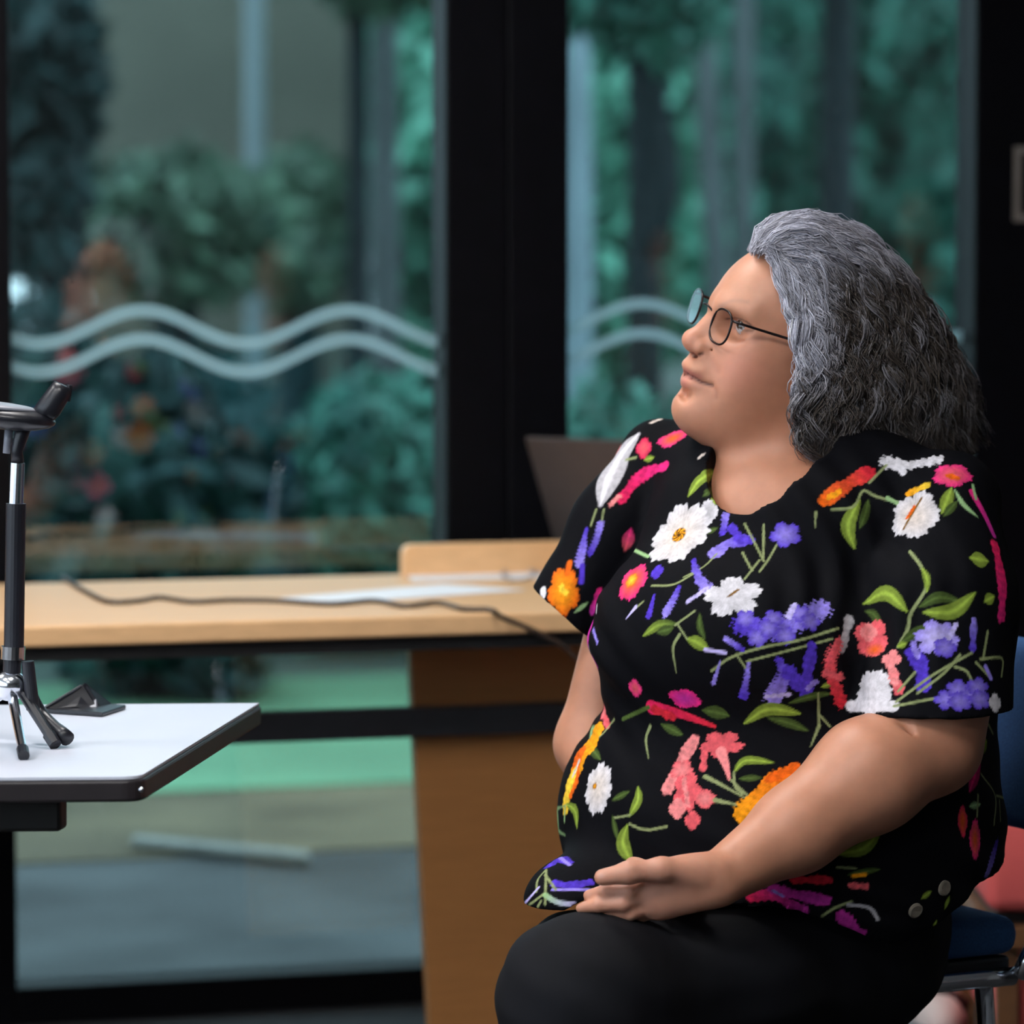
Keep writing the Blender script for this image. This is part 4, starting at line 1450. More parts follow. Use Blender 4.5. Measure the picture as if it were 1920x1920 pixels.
F_(1113, 1243, 12, 18, 4, ('magenta', 'magenta')); S_('grey', [(1082, 1215), (1082, 1245)], 5)
# --- chest, left group
S_('green', [(1291, 930), (1312, 900), (1344, 884)], 30, 'leaf'); S_('green', [(1338, 948), (1346, 912)], 24, 'leaf')
S_('dark', [(1318, 930), (1340, 915)], 16, 'leaf')
F_(1326, 962, 24, 28, 4, ('grey', 'white'))
S_('dark', [(1322, 1000), (1345, 990)], 14, 'leaf')
S_(('lav', 'purple'), [(1361, 958), (1356, 998)], 19, 'ragged')
S_(('lav', 'purple'), [(1340, 1038), (1368, 1018), (1404, 1012)], 30, 'petal')
S_('purple', [(1372, 990), (1390, 1016)], 20, 'petal')
F_(1473, 1002, 30, 27, 5, ('lav', 'purple'), 0.5, None, 0.3)
for a in ([(1396, 982), (1416, 1020), (1432, 1052)], [(1432, 984), (1431, 1045)], [(1456, 1022), (1440, 1050), (1424, 1072)], [(1392, 1036), (1410, 1070)]):
    S_('stem', a, 6)
S_('stem', [(1282, 1082), (1320, 1062), (1344, 1038)], 5)
F_(1273, 1003, 70, 72, 6, ('cream', 'white'), 0.35, 'brown', 0.2, 0.23)
S_(('pink', 'coral'), [(1183, 992), (1172, 1032)], 24, 'leaf')
S_('mint', [(1190, 1032), (1216, 1044)], 7)
F_(1186, 1090, 37, 44, 5, ('orange', 'pink'), 0.2, None, 0.18)
F_(1184, 1088, 15, 18, 6, ('yellow', 'orange'))
F_(1232, 1072, 14, 18, 4, ('purple', 'purple'))
S_('stem', [(1222, 1098), (1262, 1096), (1300, 1076)], 6); S_('stem', [(1206, 1128), (1190, 1142)], 6)
S_('pale', [(1192, 1138), (1174, 1160)], 9, 'taper'); S_('purple', [(1226, 1116), (1217, 1154)], 18, 'bell')
S_(('purple', 'lav'), [(1300, 1050), (1308, 1078), (1326, 1106)], 30, 'bell')
S_(('purple', 'lav'), [(1274, 1100), (1264, 1122), (1250, 1146)], 28, 'bell'); S_('pale', [(1326, 1102), (1290, 1128)], 10, 'ragged')
F_(1374, 1118, 56, 42, 5, ('white', 'white'), 0.9, None, 0.34); S_('brown', [(1366, 1118), (1384, 1106)], 6, 'ragged'); S_('stem', [(1396, 1086), (1424, 1050)], 6)
S_(('green', 'dark'), [(1206, 1192), (1236, 1172), (1270, 1170)], 20, 'leaf'); S_('dark', [(1232, 1186), (1262, 1178)], 20, 'leaf')
S_('stem', [(1266, 1172), (1302, 1146)], 6); S_('stem', [(1274, 1190), (1262, 1215), (1268, 1262)], 7, 'taper')
S_('green', [(1288, 1198), (1306, 1204), (1328, 1218)], 24, 'leaf'); S_('dark', [(1312, 1150), (1312, 1175), (1322, 1198)], 13, 'leaf'); S_('stem', [(1270, 1170), (1288, 1198)], 5)
# --- chest, purple spray
S_(('purple', 'lav'), [(1392, 1172), (1430, 1180), (1470, 1176), (1540, 1142)], 44, 'ragged')
for (a, b) in ((1398, 1160), (1420, 1196), (1450, 1160), (1472, 1192), (1500, 1150), (1520, 1166), (1440, 1178)):
    F_(a, b, 20, 18, 5, ('lav', 'purple'), a * 0.1, None, 0.35)
S_('pale', [(1488, 1136), (1478, 1156)], 14, 'ragged')
S_('stem', [(1334, 1258), (1372, 1232), (1430, 1214), (1500, 1200), (1572, 1178)], 7); S_('stem', [(1400, 1240), (1470, 1222), (1560, 1198)], 6)
S_('stem', [(1400, 1255), (1380, 1226)], 5)
S_(('lav', 'purple'), [(1362, 1198), (1390, 1218)], 13, 'ragged'); S_('pale', [(1322, 1218), (1360, 1224)], 7); S_('lav', [(1350, 1240), (1338, 1282)], 10, 'bell')
S_(('lav', 'purple'), [(1404, 1244), (1394, 1304)], 20, 'bell')
S_(('purple', 'lav'), [(1460, 1238), (1470, 1262), (1452, 1306)], 44, 'bell'); S_('purple', [(1480, 1262), (1512, 1296)], 34, 'petal'); S_('pale', [(1438, 1306), (1480, 1302)], 10, 'ragged')
S_('purple', [(1522, 1212), (1512, 1280)], 27, 'petal'); S_('lav', [(1515, 1290), (1530, 1278)], 14, 'ragged')
S_('dark', [(1480, 1318), (1520, 1306), (1560, 1300)], 15, 'leaf'); S_('stem', [(1534, 1300), (1536, 1360)], 6); S_('stem', [(1536, 1340), (1556, 1362)], 6)
S_('stem', [(1536, 1360), (1520, 1400)], 7, 'taper'); S_('green', [(1540, 1288), (1560, 1282)], 12, 'leaf')
# --- near shoulder
S_(('orange', 'red'), [(1546, 938), (1582, 912), (1628, 886)], 34, 'petal'); S_('amber', [(1556, 932), (1574, 922)], 14, 'ragged')
S_('white', [(1664, 866), (1700, 872), (1756, 862)], 34, 'ragged'); S_('white', [(1684, 872), (1694, 886)], 14)
F_(1786, 890, 38, 25, 5, ('coral', 'pink'), 0.2); S_('orange', [(1778, 892), (1794, 896)], 13, 'ragged')
S_('stem', [(1662, 872), (1630, 905)], 7)
S_('dark', [(1628, 938), (1622, 965), (1612, 990)], 18, 'leaf'); S_('green', [(1612, 938), (1590, 985), (1602, 1028)], 28, 'leaf')
S_('stem', [(1530, 960), (1528, 990)], 5, 'taper'); S_('stem', [(1560, 955), (1600, 950), (1618, 920), (1640, 930), (1686, 942)], 7); S_('mint', [(1664, 934), (1688, 946)], 9)
F_(1716, 968, 48, 54, 5, ('cream', 'white'), 0.2, None, 0.16); S_(('amber', 'yellow'), [(1702, 926), (1738, 910)], 15, 'petal')
S_('brown', [(1694, 992), (1712, 960), (1728, 934)], 5); S_('orange', [(1700, 972), (1714, 950)], 8, 'ragged')
S_('green', [(1784, 915), (1766, 962)], 24, 'leaf'); S_('dark', [(1770, 968), (1794, 940)], 16, 'leaf'); S_('mint', [(1790, 918), (1806, 945), (1834, 970)], 9, 'leaf')
S_(('pink', 'magenta'), [(1822, 922), (1846, 965), (1864, 1004)], 12); S_('mint', [(1824, 910), (1830, 935)], 6)
S_('green', [(1820, 1046), (1852, 1052)], 34, 'leaf'); S_(('hot', 'pink'), [(1866, 1022), (1876, 1070), (1880, 1110), (1878, 1156)], 28, 'petal'); S_('green', [(1846, 1128), (1864, 1118)], 22, 'leaf')
S_('stem', [(1706, 1034), (1728, 1064), (1737, 1100), (1708, 1150), (1702, 1180), (1684, 1212)], 9); S_('green', [(1728, 1064), (1738, 1085), (1738, 1110)], 14, 'leaf')
S_('green', [(1620, 1132), (1662, 1112), (1700, 1146)], 30, 'leaf'); S_('dark', [(1622, 1146), (1638, 1152), (1654, 1178)], 18, 'leaf')
S_('dark', [(1724, 1138), (1760, 1120), (1800, 1128)], 22, 'leaf'); S_('green', [(1732, 1148), (1786, 1146), (1828, 1112)], 30, 'leaf'); S_('dark', [(1690, 1204), (1720, 1186), (1760, 1174)], 22, 'leaf'); S_('green', [(1682, 1212), (1700, 1206)], 14, 'leaf')
# coral lilies on the sleeve hem
S_('grey', [(1592, 1162), (1578, 1218)], 20, 'petal')
F_(1636, 1196, 34, 36, 4, ('coral', 'coral'), 0.6, None, 0.3); F_(1628, 1186, 16, 18, 4, ('salmon', 'salmon')); F_(1640, 1218, 22, 14, 4, ('orange', 'coral'))
F_(1672, 1236, 24, 18, 4, ('salmon', 'salmon'), 0.2, None, 0.3); S_(('salmon', 'coral'), [(1672, 1256), (1686, 1292)], 24, 'petal'); S_('salmon', [(1640, 1270), (1680, 1278)], 18, 'petal')
S_(('coral', 'red'), [(1572, 1206), (1556, 1250), (1578, 1318)], 26, 'ragged'); S_('coral', [(1548, 1262), (1578, 1270)], 18, 'ragged')
F_(1634, 1298, 46, 44, 5, ('white', 'white'), 0.3, None, 0.14); S_('white', [(1596, 1324), (1676, 1324)], 22)
F_(1756, 1196, 42, 34, 6, ('pale', 'lav'), 0.2, None, 0.3); F_(1772, 1214, 22, 20, 5, ('lav', 'purple')); S_('pale', [(1792, 1172), (1778, 1196)], 12, 'ragged')
S_('purple', [(1706, 1224), (1726, 1246), (1732, 1284)], 30, 'petal'); S_('lav', [(1712, 1206), (1720, 1230)], 14, 'ragged')
S_(('lav', 'purple'), [(1826, 1162), (1824, 1216)], 15, 'petal')
for a in ([(1680, 1316), (1752, 1264), (1822, 1224)], [(1684, 1296), (1716, 1260)], [(1720, 1300), (1770, 1262), (1800, 1228)], [(1852, 1184), (1844, 1232)], [(1838, 1236), (1878, 1234), (1878, 1268)], [(1790, 1250), (1812, 1258), (1822, 1276)], [(1830, 1242), (1858, 1272)], [(1676, 1324), (1750, 1310)]):
    S_('stem', a, 7)
S_('lav', [(1848, 1250), (1858, 1272)], 9)
for (a, b) in ((1775, 1312), (1796, 1292), (1820, 1306), (1834, 1288), (1800, 1316), (1838, 1312)):
    F_(a, b, 24, 19, 5, ('lav', 'purple'), a * 0.2, None, 0.35)
F_(1866, 1318, 17, 18, 4, ('white', 'white'))
# --- belly
S_('hot', [(1182, 1282), (1200, 1300)], 28, 'leaf'); F_(1191, 1290, 16, 18, 4, ('coral', 'pink'))
F_(1133, 1334, 18, 16, 4, ('salmon', 'coral')); S_('coral', [(1134, 1344), (1140, 1362)], 18, 'petal')
F_(1284, 1310, 34, 20, 4, ('magenta', 'pink'), 0.3); S_(('hot', 'red'), [(1222, 1326), (1268, 1336), (1340, 1362)], 28, 'taper'); S_('red', [(1228, 1330), (1262, 1344)], 20, 'petal')
S_('dark', [(1318, 1332), (1346, 1336), (1366, 1342)], 26, 'leaf'); S_('dark', [(1240, 1358), (1280, 1378)], 18, 'leaf'); S_('dark', [(1168, 1348), (1216, 1326)], 8)
S_('green', [(1396, 1356), (1440, 1330), (1500, 1338)], 26, 'leaf'); S_('dark', [(1440, 1346), (1480, 1356), (1514, 1370)], 18, 'leaf')
S_('stem', [(1219, 1362), (1211, 1386), (1216, 1422)], 8, 'taper')
S_('mint', [(1110, 1350), (1107, 1398)], 16, 'leaf'); S_('stem', [(1152, 1348), (1130, 1376), (1104, 1396)], 7); S_('dark', [(1104, 1398), (1126, 1424)], 18, 'leaf')
S_('stem', [(1098, 1340), (1092, 1372)], 6)
S_(('amber', 'amber'), [(1080, 1372), (1068, 1410), (1056, 1450)], 66, 'petal'); S_('orange', [(1084, 1420), (1076, 1460), (1062, 1496)], 52, 'petal'); S_('yellow', [(1048, 1440), (1036, 1480), (1034, 1506)], 46, 'petal'); S_('cream', [(1058, 1420), (1052, 1446)], 14, 'petal')
S_('green', [(1062, 1508), (1078, 1520), (1082, 1552)], 24, 'leaf'); S_('mint', [(1044, 1510), (1048, 1566)], 20, 'leaf'); S_('mint', [(1022, 1512), (1026, 1540)], 8)
F_(1121, 1478, 40, 52, 7, ('cream', 'white'), 0.2, None, 0.16); F_(1115, 1474, 7, 7, 5, ('amber', 'brown'))
S_('dark', [(1148, 1500), (1180, 1484)], 14, 'leaf'); S_('green', [(1196, 1476), (1196, 1500), (1180, 1530)], 22, 'leaf'); S_('stem', [(1182, 1528), (1150, 1534)], 6); S_('dark', [(1148, 1530), (1158, 1574)], 14, 'leaf')
S_('stem', [(1180, 1545), (1210, 1556), (1250, 1550)], 7); S_('green', [(1176, 1548), (1168, 1580), (1184, 1616)], 32, 'leaf')
# lily group
S_('salmon', [(1302, 1388), (1284, 1416), (1272, 1440), (1252, 1478)], 28, 'petal'); F_(1278, 1444, 24, 22, 5, ('salmon', 'coral'), 0.3, None, 0.3)
F_(1352, 1396, 42, 26, 5, ('coral', 'coral'), 0.4, None, 0.35); S_('coral', [(1376, 1400), (1396, 1396)], 14, 'taper'); S_('coral', [(1322, 1404), (1318, 1440)], 16, 'petal'); S_('salmon', [(1352, 1410), (1362, 1438), (1368, 1462)], 22, 'taper')
F_(1288, 1484, 30, 38, 5, ('coral', 'coral'), 0.1, None, 0.35); F_(1270, 1516, 18, 20, 4, ('salmon', 'salmon')); F_(1298, 1538, 16, 18, 4, ('coral', 'coral')); F_(1322, 1498, 22, 18, 4, ('salmon', 'coral')); S_('salmon', [(1282, 1462), (1290, 1510)], 12, 'ragged')
S_('stem', [(1322, 1456), (1350, 1470), (1404, 1500)], 9, 'taper'); S_('stem', [(1340, 1500), (1396, 1512)], 9, 'taper'); S_('stem', [(1370, 1462), (1402, 1492)], 6)
S_('green', [(1376, 1448), (1398, 1426), (1450, 1430)], 18, 'leaf'); S_('stem', [(1376, 1448), (1378, 1474), (1392, 1488)], 7); S_('dark', [(1386, 1460), (1428, 1458)], 13, 'leaf')
S_(('amber', 'orange'), [(1400, 1524), (1434, 1486), (1490, 1446)], 50, 'petal'); S_('orange', [(1440, 1462), (1490, 1440)], 22, 'petal')
# lower left, on the lap
S_('purple', [(1032, 1622), (1048, 1610), (1066, 1618)], 26, 'petal'); S_('lav', [(1050, 1608), (1068, 1622)], 8)
S_('purple', [(1040, 1656), (1070, 1660), (1106, 1654)], 20, 'petal'); S_('lav', [(1036, 1668), (1104, 1668)], 6)
for a in ([(1024, 1630), (1008, 1650), (1006, 1672)], [(1024, 1632), (1022, 1696)], [(986, 1702), (1022, 1674)], [(1022, 1640), (1042, 1668)], [(1005, 1706), (1014, 1690)]):
    S_('stem', a, 7)
S_('pale', [(984, 1694), (1010, 1664)], 6); S_(('mint', 'pale'), [(1022, 1678), (1046, 1692), (1084, 1696)], 10)
# lower right
F_(1728, 1470, 24, 30, 4, ('grey', 'grey'), 0.6, None, 0.3); F_(1706, 1486, 20, 14, 4, ('grey', 'grey'))
S_(('red', 'hot'), [(1820, 1362), (1806, 1400), (1794, 1452)], 28, 'leaf'); S_('green', [(1850, 1388), (1840, 1412)], 18, 'leaf'); S_('stem', [(1822, 1430), (1812, 1448)], 8); S_('pink', [(1838, 1420), (1818, 1484)], 26, 'leaf')
S_('stem', [(1850, 1352), (1862, 1376)], 7)
F_(1805, 1540, 13, 30, 4, ('orange', 'hot')); F_(1828, 1574, 18, 38, 4, ('orange', 'pink')); S_('mint', [(1818, 1512), (1838, 1508)], 14, 'leaf'); S_('stem', [(1834, 1490), (1832, 1530)], 6)
S_('stem', [(1840, 1452), (1866, 1492), (1864, 1546)], 7); S_('stem', [(1868, 1492), (1884, 1496)], 6); S_('stem', [(1874, 1500), (1876, 1540)], 5)
S_(('purple', 'lav'), [(1868, 1584), (1860, 1612), (1852, 1636)], 26, 'ragged')
S_('green', [(1566, 1602), (1620, 1590), (1654, 1550)], 24, 'leaf'); S_('dark', [(1590, 1640), (1650, 1630)], 14, 'leaf'); S_('stem', [(1570, 1626), (1604, 1628)], 6); S_('amber', [(1600, 1642), (1622, 1640)], 8)
S_('red', [(1490, 1650), (1556, 1650)], 18, 'petal'); S_('coral', [(1594, 1660), (1624, 1662)], 13, 'petal')
S_(('hot', 'magenta'), [(1408, 1684), (1450, 1678), (1504, 1710)], 26, 'petal'); S_('magenta', [(1450, 1668), (1500, 1680), (1550, 1688)], 24, 'petal'); S_('lav', [(1450, 1670), (1468, 1680)], 8, 'ragged')
S_('stem', [(1528, 1728), (1562, 1704), (1596, 1690)], 7); S_('grey', [(1590, 1696), (1630, 1702), (1646, 1724)], 7); S_('magenta', [(1578, 1718), (1600, 1740), (1634, 1764)], 28, 'petal'); S_('grey', [(1540, 1738), (1570, 1744)], 6)
S_('green', [(1728, 1684), (1746, 1672)], 13, 'leaf'); S_('green', [(1780, 1680), (1772, 1704)], 9, 'leaf'); S_('green', [(1756, 1726), (1744, 1754)], 12, 'leaf'); S_('pale', [(1698, 1782), (1738, 1754)], 9)
S_(('red', 'orange'), [(1770, 1732), (1806, 1706), (1842, 1678)], 28, 'petal'); S_('amber', [(1808, 1712), (1836, 1696)], 10, 'ragged')
# scattered flowers over the back of the blouse (seen only from other sides)
def back_flower(c, nrm, R, cols, n):
    a = np.cross(nrm, ZZ); a /= np.linalg.norm(a) + 1e-9
    b = np.cross(nrm, a)
    ix = pick(c, R * 1.3)
    if not len(ix):
        return
    D = CV[ix] - c
    x, y = D @ a / R, D @ b / R
    r = np.hypot(x, y); th = np.arctan2(y, x)
    e = 1 - 0.25 * (1 - np.abs(np.cos(n * 0.5 * th))) ** 1.5
    ok = CNRM[ix] @ nrm > 0.4
    lay(ix, np.where(ok, (e - r) * R / AA, 0), PAL[cols[0]] * (1 - np.clip(r, 0, 1)[:, None]) + PAL[cols[1]] * np.clip(r, 0, 1)[:, None])
bk = np.where((CNRM[:, 1] > 0.35))[0]
for i in range(46):
    j = bk[RNG.integers(len(bk))]
    cols = [('cream', 'white'), ('amber', 'orange'), ('orange', 'pink'), ('lav', 'purple'), ('salmon', 'coral'), ('green', 'dark')][i % 6]
    back_flower(CV[j], CNRM[j], RNG.uniform(0.015, 0.036), cols, int(RNG.integers(4, 7)))

me = np_mesh('blouse', CV - poff, CQ)
set_color(me, 'print', CLOTH)
blouse = link(me, 'blouse', M['print'], person, smooth=True)
for (bx, by) in ((1716, 1707), (1770, 1665)):
    c, nn = hit(bx, by)
    if nn @ ray(bx, by) > 0:
        nn = -nn
    nn = nn / np.linalg.norm(nn)
    r = 15 * PXM
    b = MB()
    b.tube([c - nn * 0.001, c + nn * 0.002, c + nn * 0.003, c + nn * 0.0022], [r, r, r * 0.8, r * 0.7], 18)
    btn = b.build('button', M['button'], blouse)
    a = np.cross(nn, ZZ); a /= np.linalg.norm(a); bb = np.cross(nn, a)
    hb = MB()
    for s1 in (-1, 1):
        for s2 in (-1, 1):
            hb.cyl(c + nn * 0.0015 + (a * s1 + bb * s2) * r * 0.22, c + nn * 0.0026 + (a * s1 + bb * s2) * r * 0.22, r * 0.12, n=8)

# ------------------------------------------------------------------ hair
def build_hair():
    Mn = 22
    guides = [
        [(1440, 478), (1454, 540), (1474, 600), (1492, 660), (1486, 740), (1492, 810), (1520, 882)],
        [(1434, 468), (1490, 500), (1540, 580), (1568, 670), (1566, 760), (1570, 830), (1590, 878)],
        [(1434, 470), (1520, 462), (1610, 545), (1655, 660), (1672, 770), (1690, 858)],
        [(1424, 462), (1450, 434), (1520, 425), (1632, 490), (1712, 620), (1762, 740), (1800, 872)],
        [(1408, 470), (1420, 430), (1460, 409), (1530, 404), (1640, 458), (1730, 568), (1806, 690), (1870, 842)],
    ]
    G = np.array([catmull(g, Mn) for g in guides])           # 5,M,2
    u = np.linspace(0, 1, Mn)
    def surf(s, lat):
        """s: (n,) 0 face edge .. 1 back contour, lat: (n,M) lateral offset"""
        k = np.clip(s, 0, 1) * 4
        i = np.minimum(k.astype(int), 3)
        f = (k - i)[:, None, None]
        P = G[i] * (1 - f) + G[i + 1] * f
        return P
    Lmax = np.interp(u, [0, 0.2, 0.5, 0.8, 1.0], [0.060, 0.078, 0.094, 0.104, 0.100])
    Vs, Qs, Cs = [], [], []
    base = 0
    # solid inner volume
    ns = 26
    ss = np.linspace(0.04, 0.93, ns)
    lat0 = np.sqrt(np.maximum(1 - ss ** 2.4, 0))
    sheets = []
    for sg in (1, -1):
        Lt = sg * 0.86 * lat0[:, None] * Lmax[None, :]
        Pp = surf(ss, Lt)
        Pc = Pp.copy()
        sheets.append(Hv(Pc[..., 0], Pc[..., 1], Lt))
    allv = np.concatenate([sheets[0].reshape(-1, 3), sheets[1].reshape(-1, 3)])
    nq = ns * Mn
    idx = np.arange(nq).reshape(ns, Mn)
    qa = np.stack([idx[:-1, :-1], idx[1:, :-1], idx[1:, 1:], idx[:-1, 1:]], -1).reshape(-1, 4)
    qb = qa[:, ::-1] + nq
    rim = []
    for row in (0, ns - 1):
        rim.append(np.stack([idx[row, :-1], idx[row, 1:], idx[row, 1:] + nq, idx[row, :-1] + nq], -1))
    for c_ in (0, Mn - 1):
        rim.append(np.stack([idx[:-1, c_], idx[1:, c_], idx[1:, c_] + nq, idx[:-1, c_] + nq], -1))
    Vs.append(allv); Qs.append(np.concatenate([qa, qb] + rim))
    Cs.append(np.ones((len(allv), 3)) * np.array(srgb(40, 35, 32)))
    base += len(allv)
    # strands in clumps
    nc = 470
    per = 18
    cs = RNG.uniform(0, 1, nc) ** 0.9
    sg = np.where(RNG.uniform(size=nc) < 0.80, 1.0, -1.0)
    dep = RNG.uniform(0.84, 1.04, nc)
    cph = RNG.uniform(0, 6.28, (nc, 3)); cwl = RNG.uniform(3.0, 6.5, nc); camp = RNG.uniform(0.5, 1.4, nc)
    cend = RNG.uniform(0.84, 1.0, nc)
    cst = np.where(RNG.uniform(size=nc) < 0.42, RNG.uniform(0.05, 0.55, nc), 0.0)
    n = nc * per
    ci = np.repeat(np.arange(nc), per)
    s = np.clip(cs[ci] + RNG.normal(0, 0.016, n), -0.01, 1.02)
    tt = cst[ci][:, None] + (cend[ci] - cst[ci])[:, None] * u[None, :]        # n,M position along guides
    # sample guides at tt
    fk = tt * (Mn - 1)
    i0 = np.clip(fk.astype(int), 0, Mn - 2); fr = (fk - i0)[..., None]
    kk = np.clip(s, 0, 1) * 4
    gi = np.minimum(kk.astype(int), 3); gf = (kk - gi)[:, None, None]
    def gs(g):
        return G[g[:, None], i0] * (1 - fr) + G[g[:, None], i0 + 1] * fr
    P = gs(gi) * (1 - gf) + gs(gi + 1) * gf
    over = np.clip(s - 1, 0, 1)[:, None, None] + np.clip(s, None, 0)[:, None, None]
    P = P + over * np.array([300, -200])
    L = np.interp(tt.ravel(), u, Lmax).reshape(tt.shape)
    lat = sg[ci][:, None] * np.sqrt(np.maximum(1 - np.clip(s, 0, 1) ** 2.4, 0.0))[:, None] * L * (dep[ci] + RNG.normal(0, 0.012, n))[:, None]
    # waves: perpendicular in image plane and lateral
    Tn = np.gradient(P, axis=1)
    Tn /= np.linalg.norm(Tn, axis=2)[..., None] + 1e-9
    Pn = np.stack([-Tn[..., 1], Tn[..., 0]], -1)
    wv = np.sin(2 * math.pi * cwl[ci][:, None] * tt + cph[ci, 0][:, None] + RNG.normal(0, 0.35, n)[:, None])
    wv2 = np.sin(2 * math.pi * cwl[ci][:, None] * tt + cph[ci, 1][:, None] + RNG.normal(0, 0.35, n)[:, None])
    env = (0.30 + 0.70 * np.clip(tt * 1.7, 0, 1)) * camp[ci][:, None]
    P = P + Pn * (wv * env * 13.0)[..., None]
    lat = lat + wv2 * env * 0.0095 + RNG.normal(0, 0.0012, (n, 1))
    # frizz
    fz = RNG.normal(0, 1, (n, Mn, 2)).cumsum(1) * 0.55
    P = P + fz * np.clip(tt * 1.2, 0.15, 1)[..., None]
    spread = RNG.normal(0, 1, (n, 2)) * 3.6
    P = P + spread[:, None, :] * (0.4 + 0.8 * tt[..., None])
    P = P + RNG.normal(0, 1, (n, 1, 2)) * np.array([3.5, 5.0]) * np.clip(1 - tt * 5, 0, 1)[..., None]
    # stray fly-aways
    st_ = RNG.uniform(size=n) < 0.05
    P[st_] += Pn[st_] * (-1 * np.abs(RNG.normal(0, 9, (st_.sum(), 1))) * tt[st_] ** 1.5)[..., None]
    W = Hv(P[..., 0], P[..., 1], lat)
    T = np.gradient(W, axis=1); T /= np.linalg.norm(T, axis=2)[..., None] + 1e-12
    a = np.cross(T, np.broadcast_to(HL, T.shape)); a /= np.linalg.norm(a, axis=2)[..., None] + 1e-12
    b = np.cross(T, a)
    rad = (0.00055 * RNG.uniform(0.6, 1.35, n))[:, None] * np.interp(u, [0, 0.1, 0.8, 1], [0.8, 1, 0.9, 0.25])[None, :]
    ring = []
    for k in range(3):
        an = 2 * math.pi * k / 3
        ring.append(W + rad[..., None] * (math.cos(an) * a + math.sin(an) * b))
    R = np.stack(ring, 2)                                                        # n,M,3,3
    SV = R.reshape(-1, 3)
    ii = np.arange(n * Mn * 3).reshape(n, Mn, 3)
    q3 = []
    for k in range(3):
        k2 = (k + 1) % 3
        q3.append(np.stack([ii[:, :-1, k], ii[:, :-1, k2], ii[:, 1:, k2], ii[:, 1:, k]], -1).reshape(-1, 4))
    # colour: silver round the face and over the crown, dark behind
    silver = np.array(srgb(194, 194, 207)); dark = np.array(srgb(72, 64, 58)); mid = np.array(srgb(120, 116, 118))
    PX, PY = P[..., 0], P[..., 1]
    wf = np.clip((1580 - PX) / 70, 0, 1) * np.clip((760 - PY) / 90, 0, 1)
    wt = np.clip((560 - PY) / 110, 0, 1) * 0.75
    wz = np.clip(np.maximum(wf, wt) + RNG.normal(0, 0.16, (nc,))[ci][:, None] + RNG.normal(0, 0.12, (n, 1)), 0, 1)
    C = dark * (1 - wz[..., None]) + silver * wz[..., None]
    hl = (RNG.uniform(size=(n, 1)) < 0.14) * 0.45
    C = C * (1 - hl[..., None]) + mid * hl[..., None]
    C = C * np.exp(RNG.normal(0, 0.22, (n, 1, 1)))
    SC = np.repeat(C[:, :, None, :], 3, 2).reshape(-1, 3)
    Vs.append(SV); Qs.append(np.concatenate(q3) + base); Cs.append(SC)
    return np.concatenate(Vs), np.concatenate(Qs), np.clip(np.concatenate(Cs), 0, 1)

HVt, HQ, HCol = build_hair()
me = np_mesh('hair', HVt - poff, HQ)
if len(me.vertices) == len(HCol):
    set_color(me, 'strand', HCol)
hair = link(me, 'hair', M['hair'], person, kind='stuff', smooth=True)

# ------------------------------------------------------------------ glasses
gl = thing('eyeglasses', 'thin dark wire-rimmed glasses worn by the seated person', 'glasses', H(1350, 600))
def lens_center(s):
    return H(1325 + 21 * s, 592 + 18 * s, 0.0355 * s)
GC = {s: lens_center(s) for s in (1, -1)}
for s in (1, -1):
    c = GC[s]
    ax = HL * math.cos(0.12) - HF * math.sin(0.12) * s
    n_ = 30
    pts = []
    for i in range(n_ + 1):
        a = 2 * math.pi * i / n_
        ca, sa = math.cos(a), math.sin(a)
        x = 0.0232 * np.sign(ca) * abs(ca) ** 0.75
        z = 0.0195 * np.sign(sa) * abs(sa) ** 0.8
        pts.append(c + ax * x + HU * z)
    MB().tube(pts, 0.0013, 8, caps=False).build('rim', M['wire'], gl, smooth=True)
    b = MB()
    inner = [c + (p - c) * 0.97 for p in pts[:-1]]
    b.prism(inner, HF * 0.0015).build('lens', M['lens'], gl)
    hinge = c + ax * 0.0225 * s + HU * 0.0125
    back = H(1478 + 10 * s, 628 + 9 * s, 0.075 * s)
    end = H(1540 + 10 * s, 642 + 9 * s, 0.080 * s)
    MB().tube(catmull([hinge, hinge * 0.9 + back * 0.1 + HL * 0.006 * s, back, end], 14), [0.0016] * 14, 8).build('temple_arm', M['wire'], gl, smooth=True)
MB().tube(catmull([GC[1] - HL * 0.022 + HU * 0.008, (GC[1] + GC[-1]) / 2 + HU * 0.012 + HF * 0.004, GC[-1] + HL * 0.022 + HU * 0.008], 10), 0.0012, 8).build('bridge', M['wire'], gl, smooth=True)

# ================================================================== CHAIRS, SHOE
ch = thing('chair', 'blue upholstered chair with chrome legs that the woman sits on', 'chair', (float(q(1620, 1800)[0]), Y0 + 0.05, 0))
SZ = 0.485
cf = np.array([-0.87, -0.493, 0.0]); cl = np.array([0.493, -0.87, 0.0])
cc = np.array([0.30, Y0 + 0.12, 0])
def CPt(f, l, z):
    return cc + cf * f + cl * l + ZZ * z
MB().obox(CPt(-0.21, -0.22, SZ - 0.046), cf * 0.31, cl * 0.44, ZZ * 0.046).build('seat', M['blue_fabric'], ch, bevel=0.02, seg=3, smooth=True)
MB().obox(CPt(-0.20, -0.21, SZ - 0.066), cf * 0.29, cl * 0.42, ZZ * 0.019).build('seat_pan', M['black_plastic'], ch, bevel=0.005)
bk0 = CPt(-0.235, -0.22, SZ + 0.09)
lean = -cf * 0.055 + ZZ * 0.215
MB().obox(bk0, -cf * 0.045, cl * 0.44, lean).build('backrest', M['blue_fabric'], ch, bevel=0.018, seg=3, smooth=True)
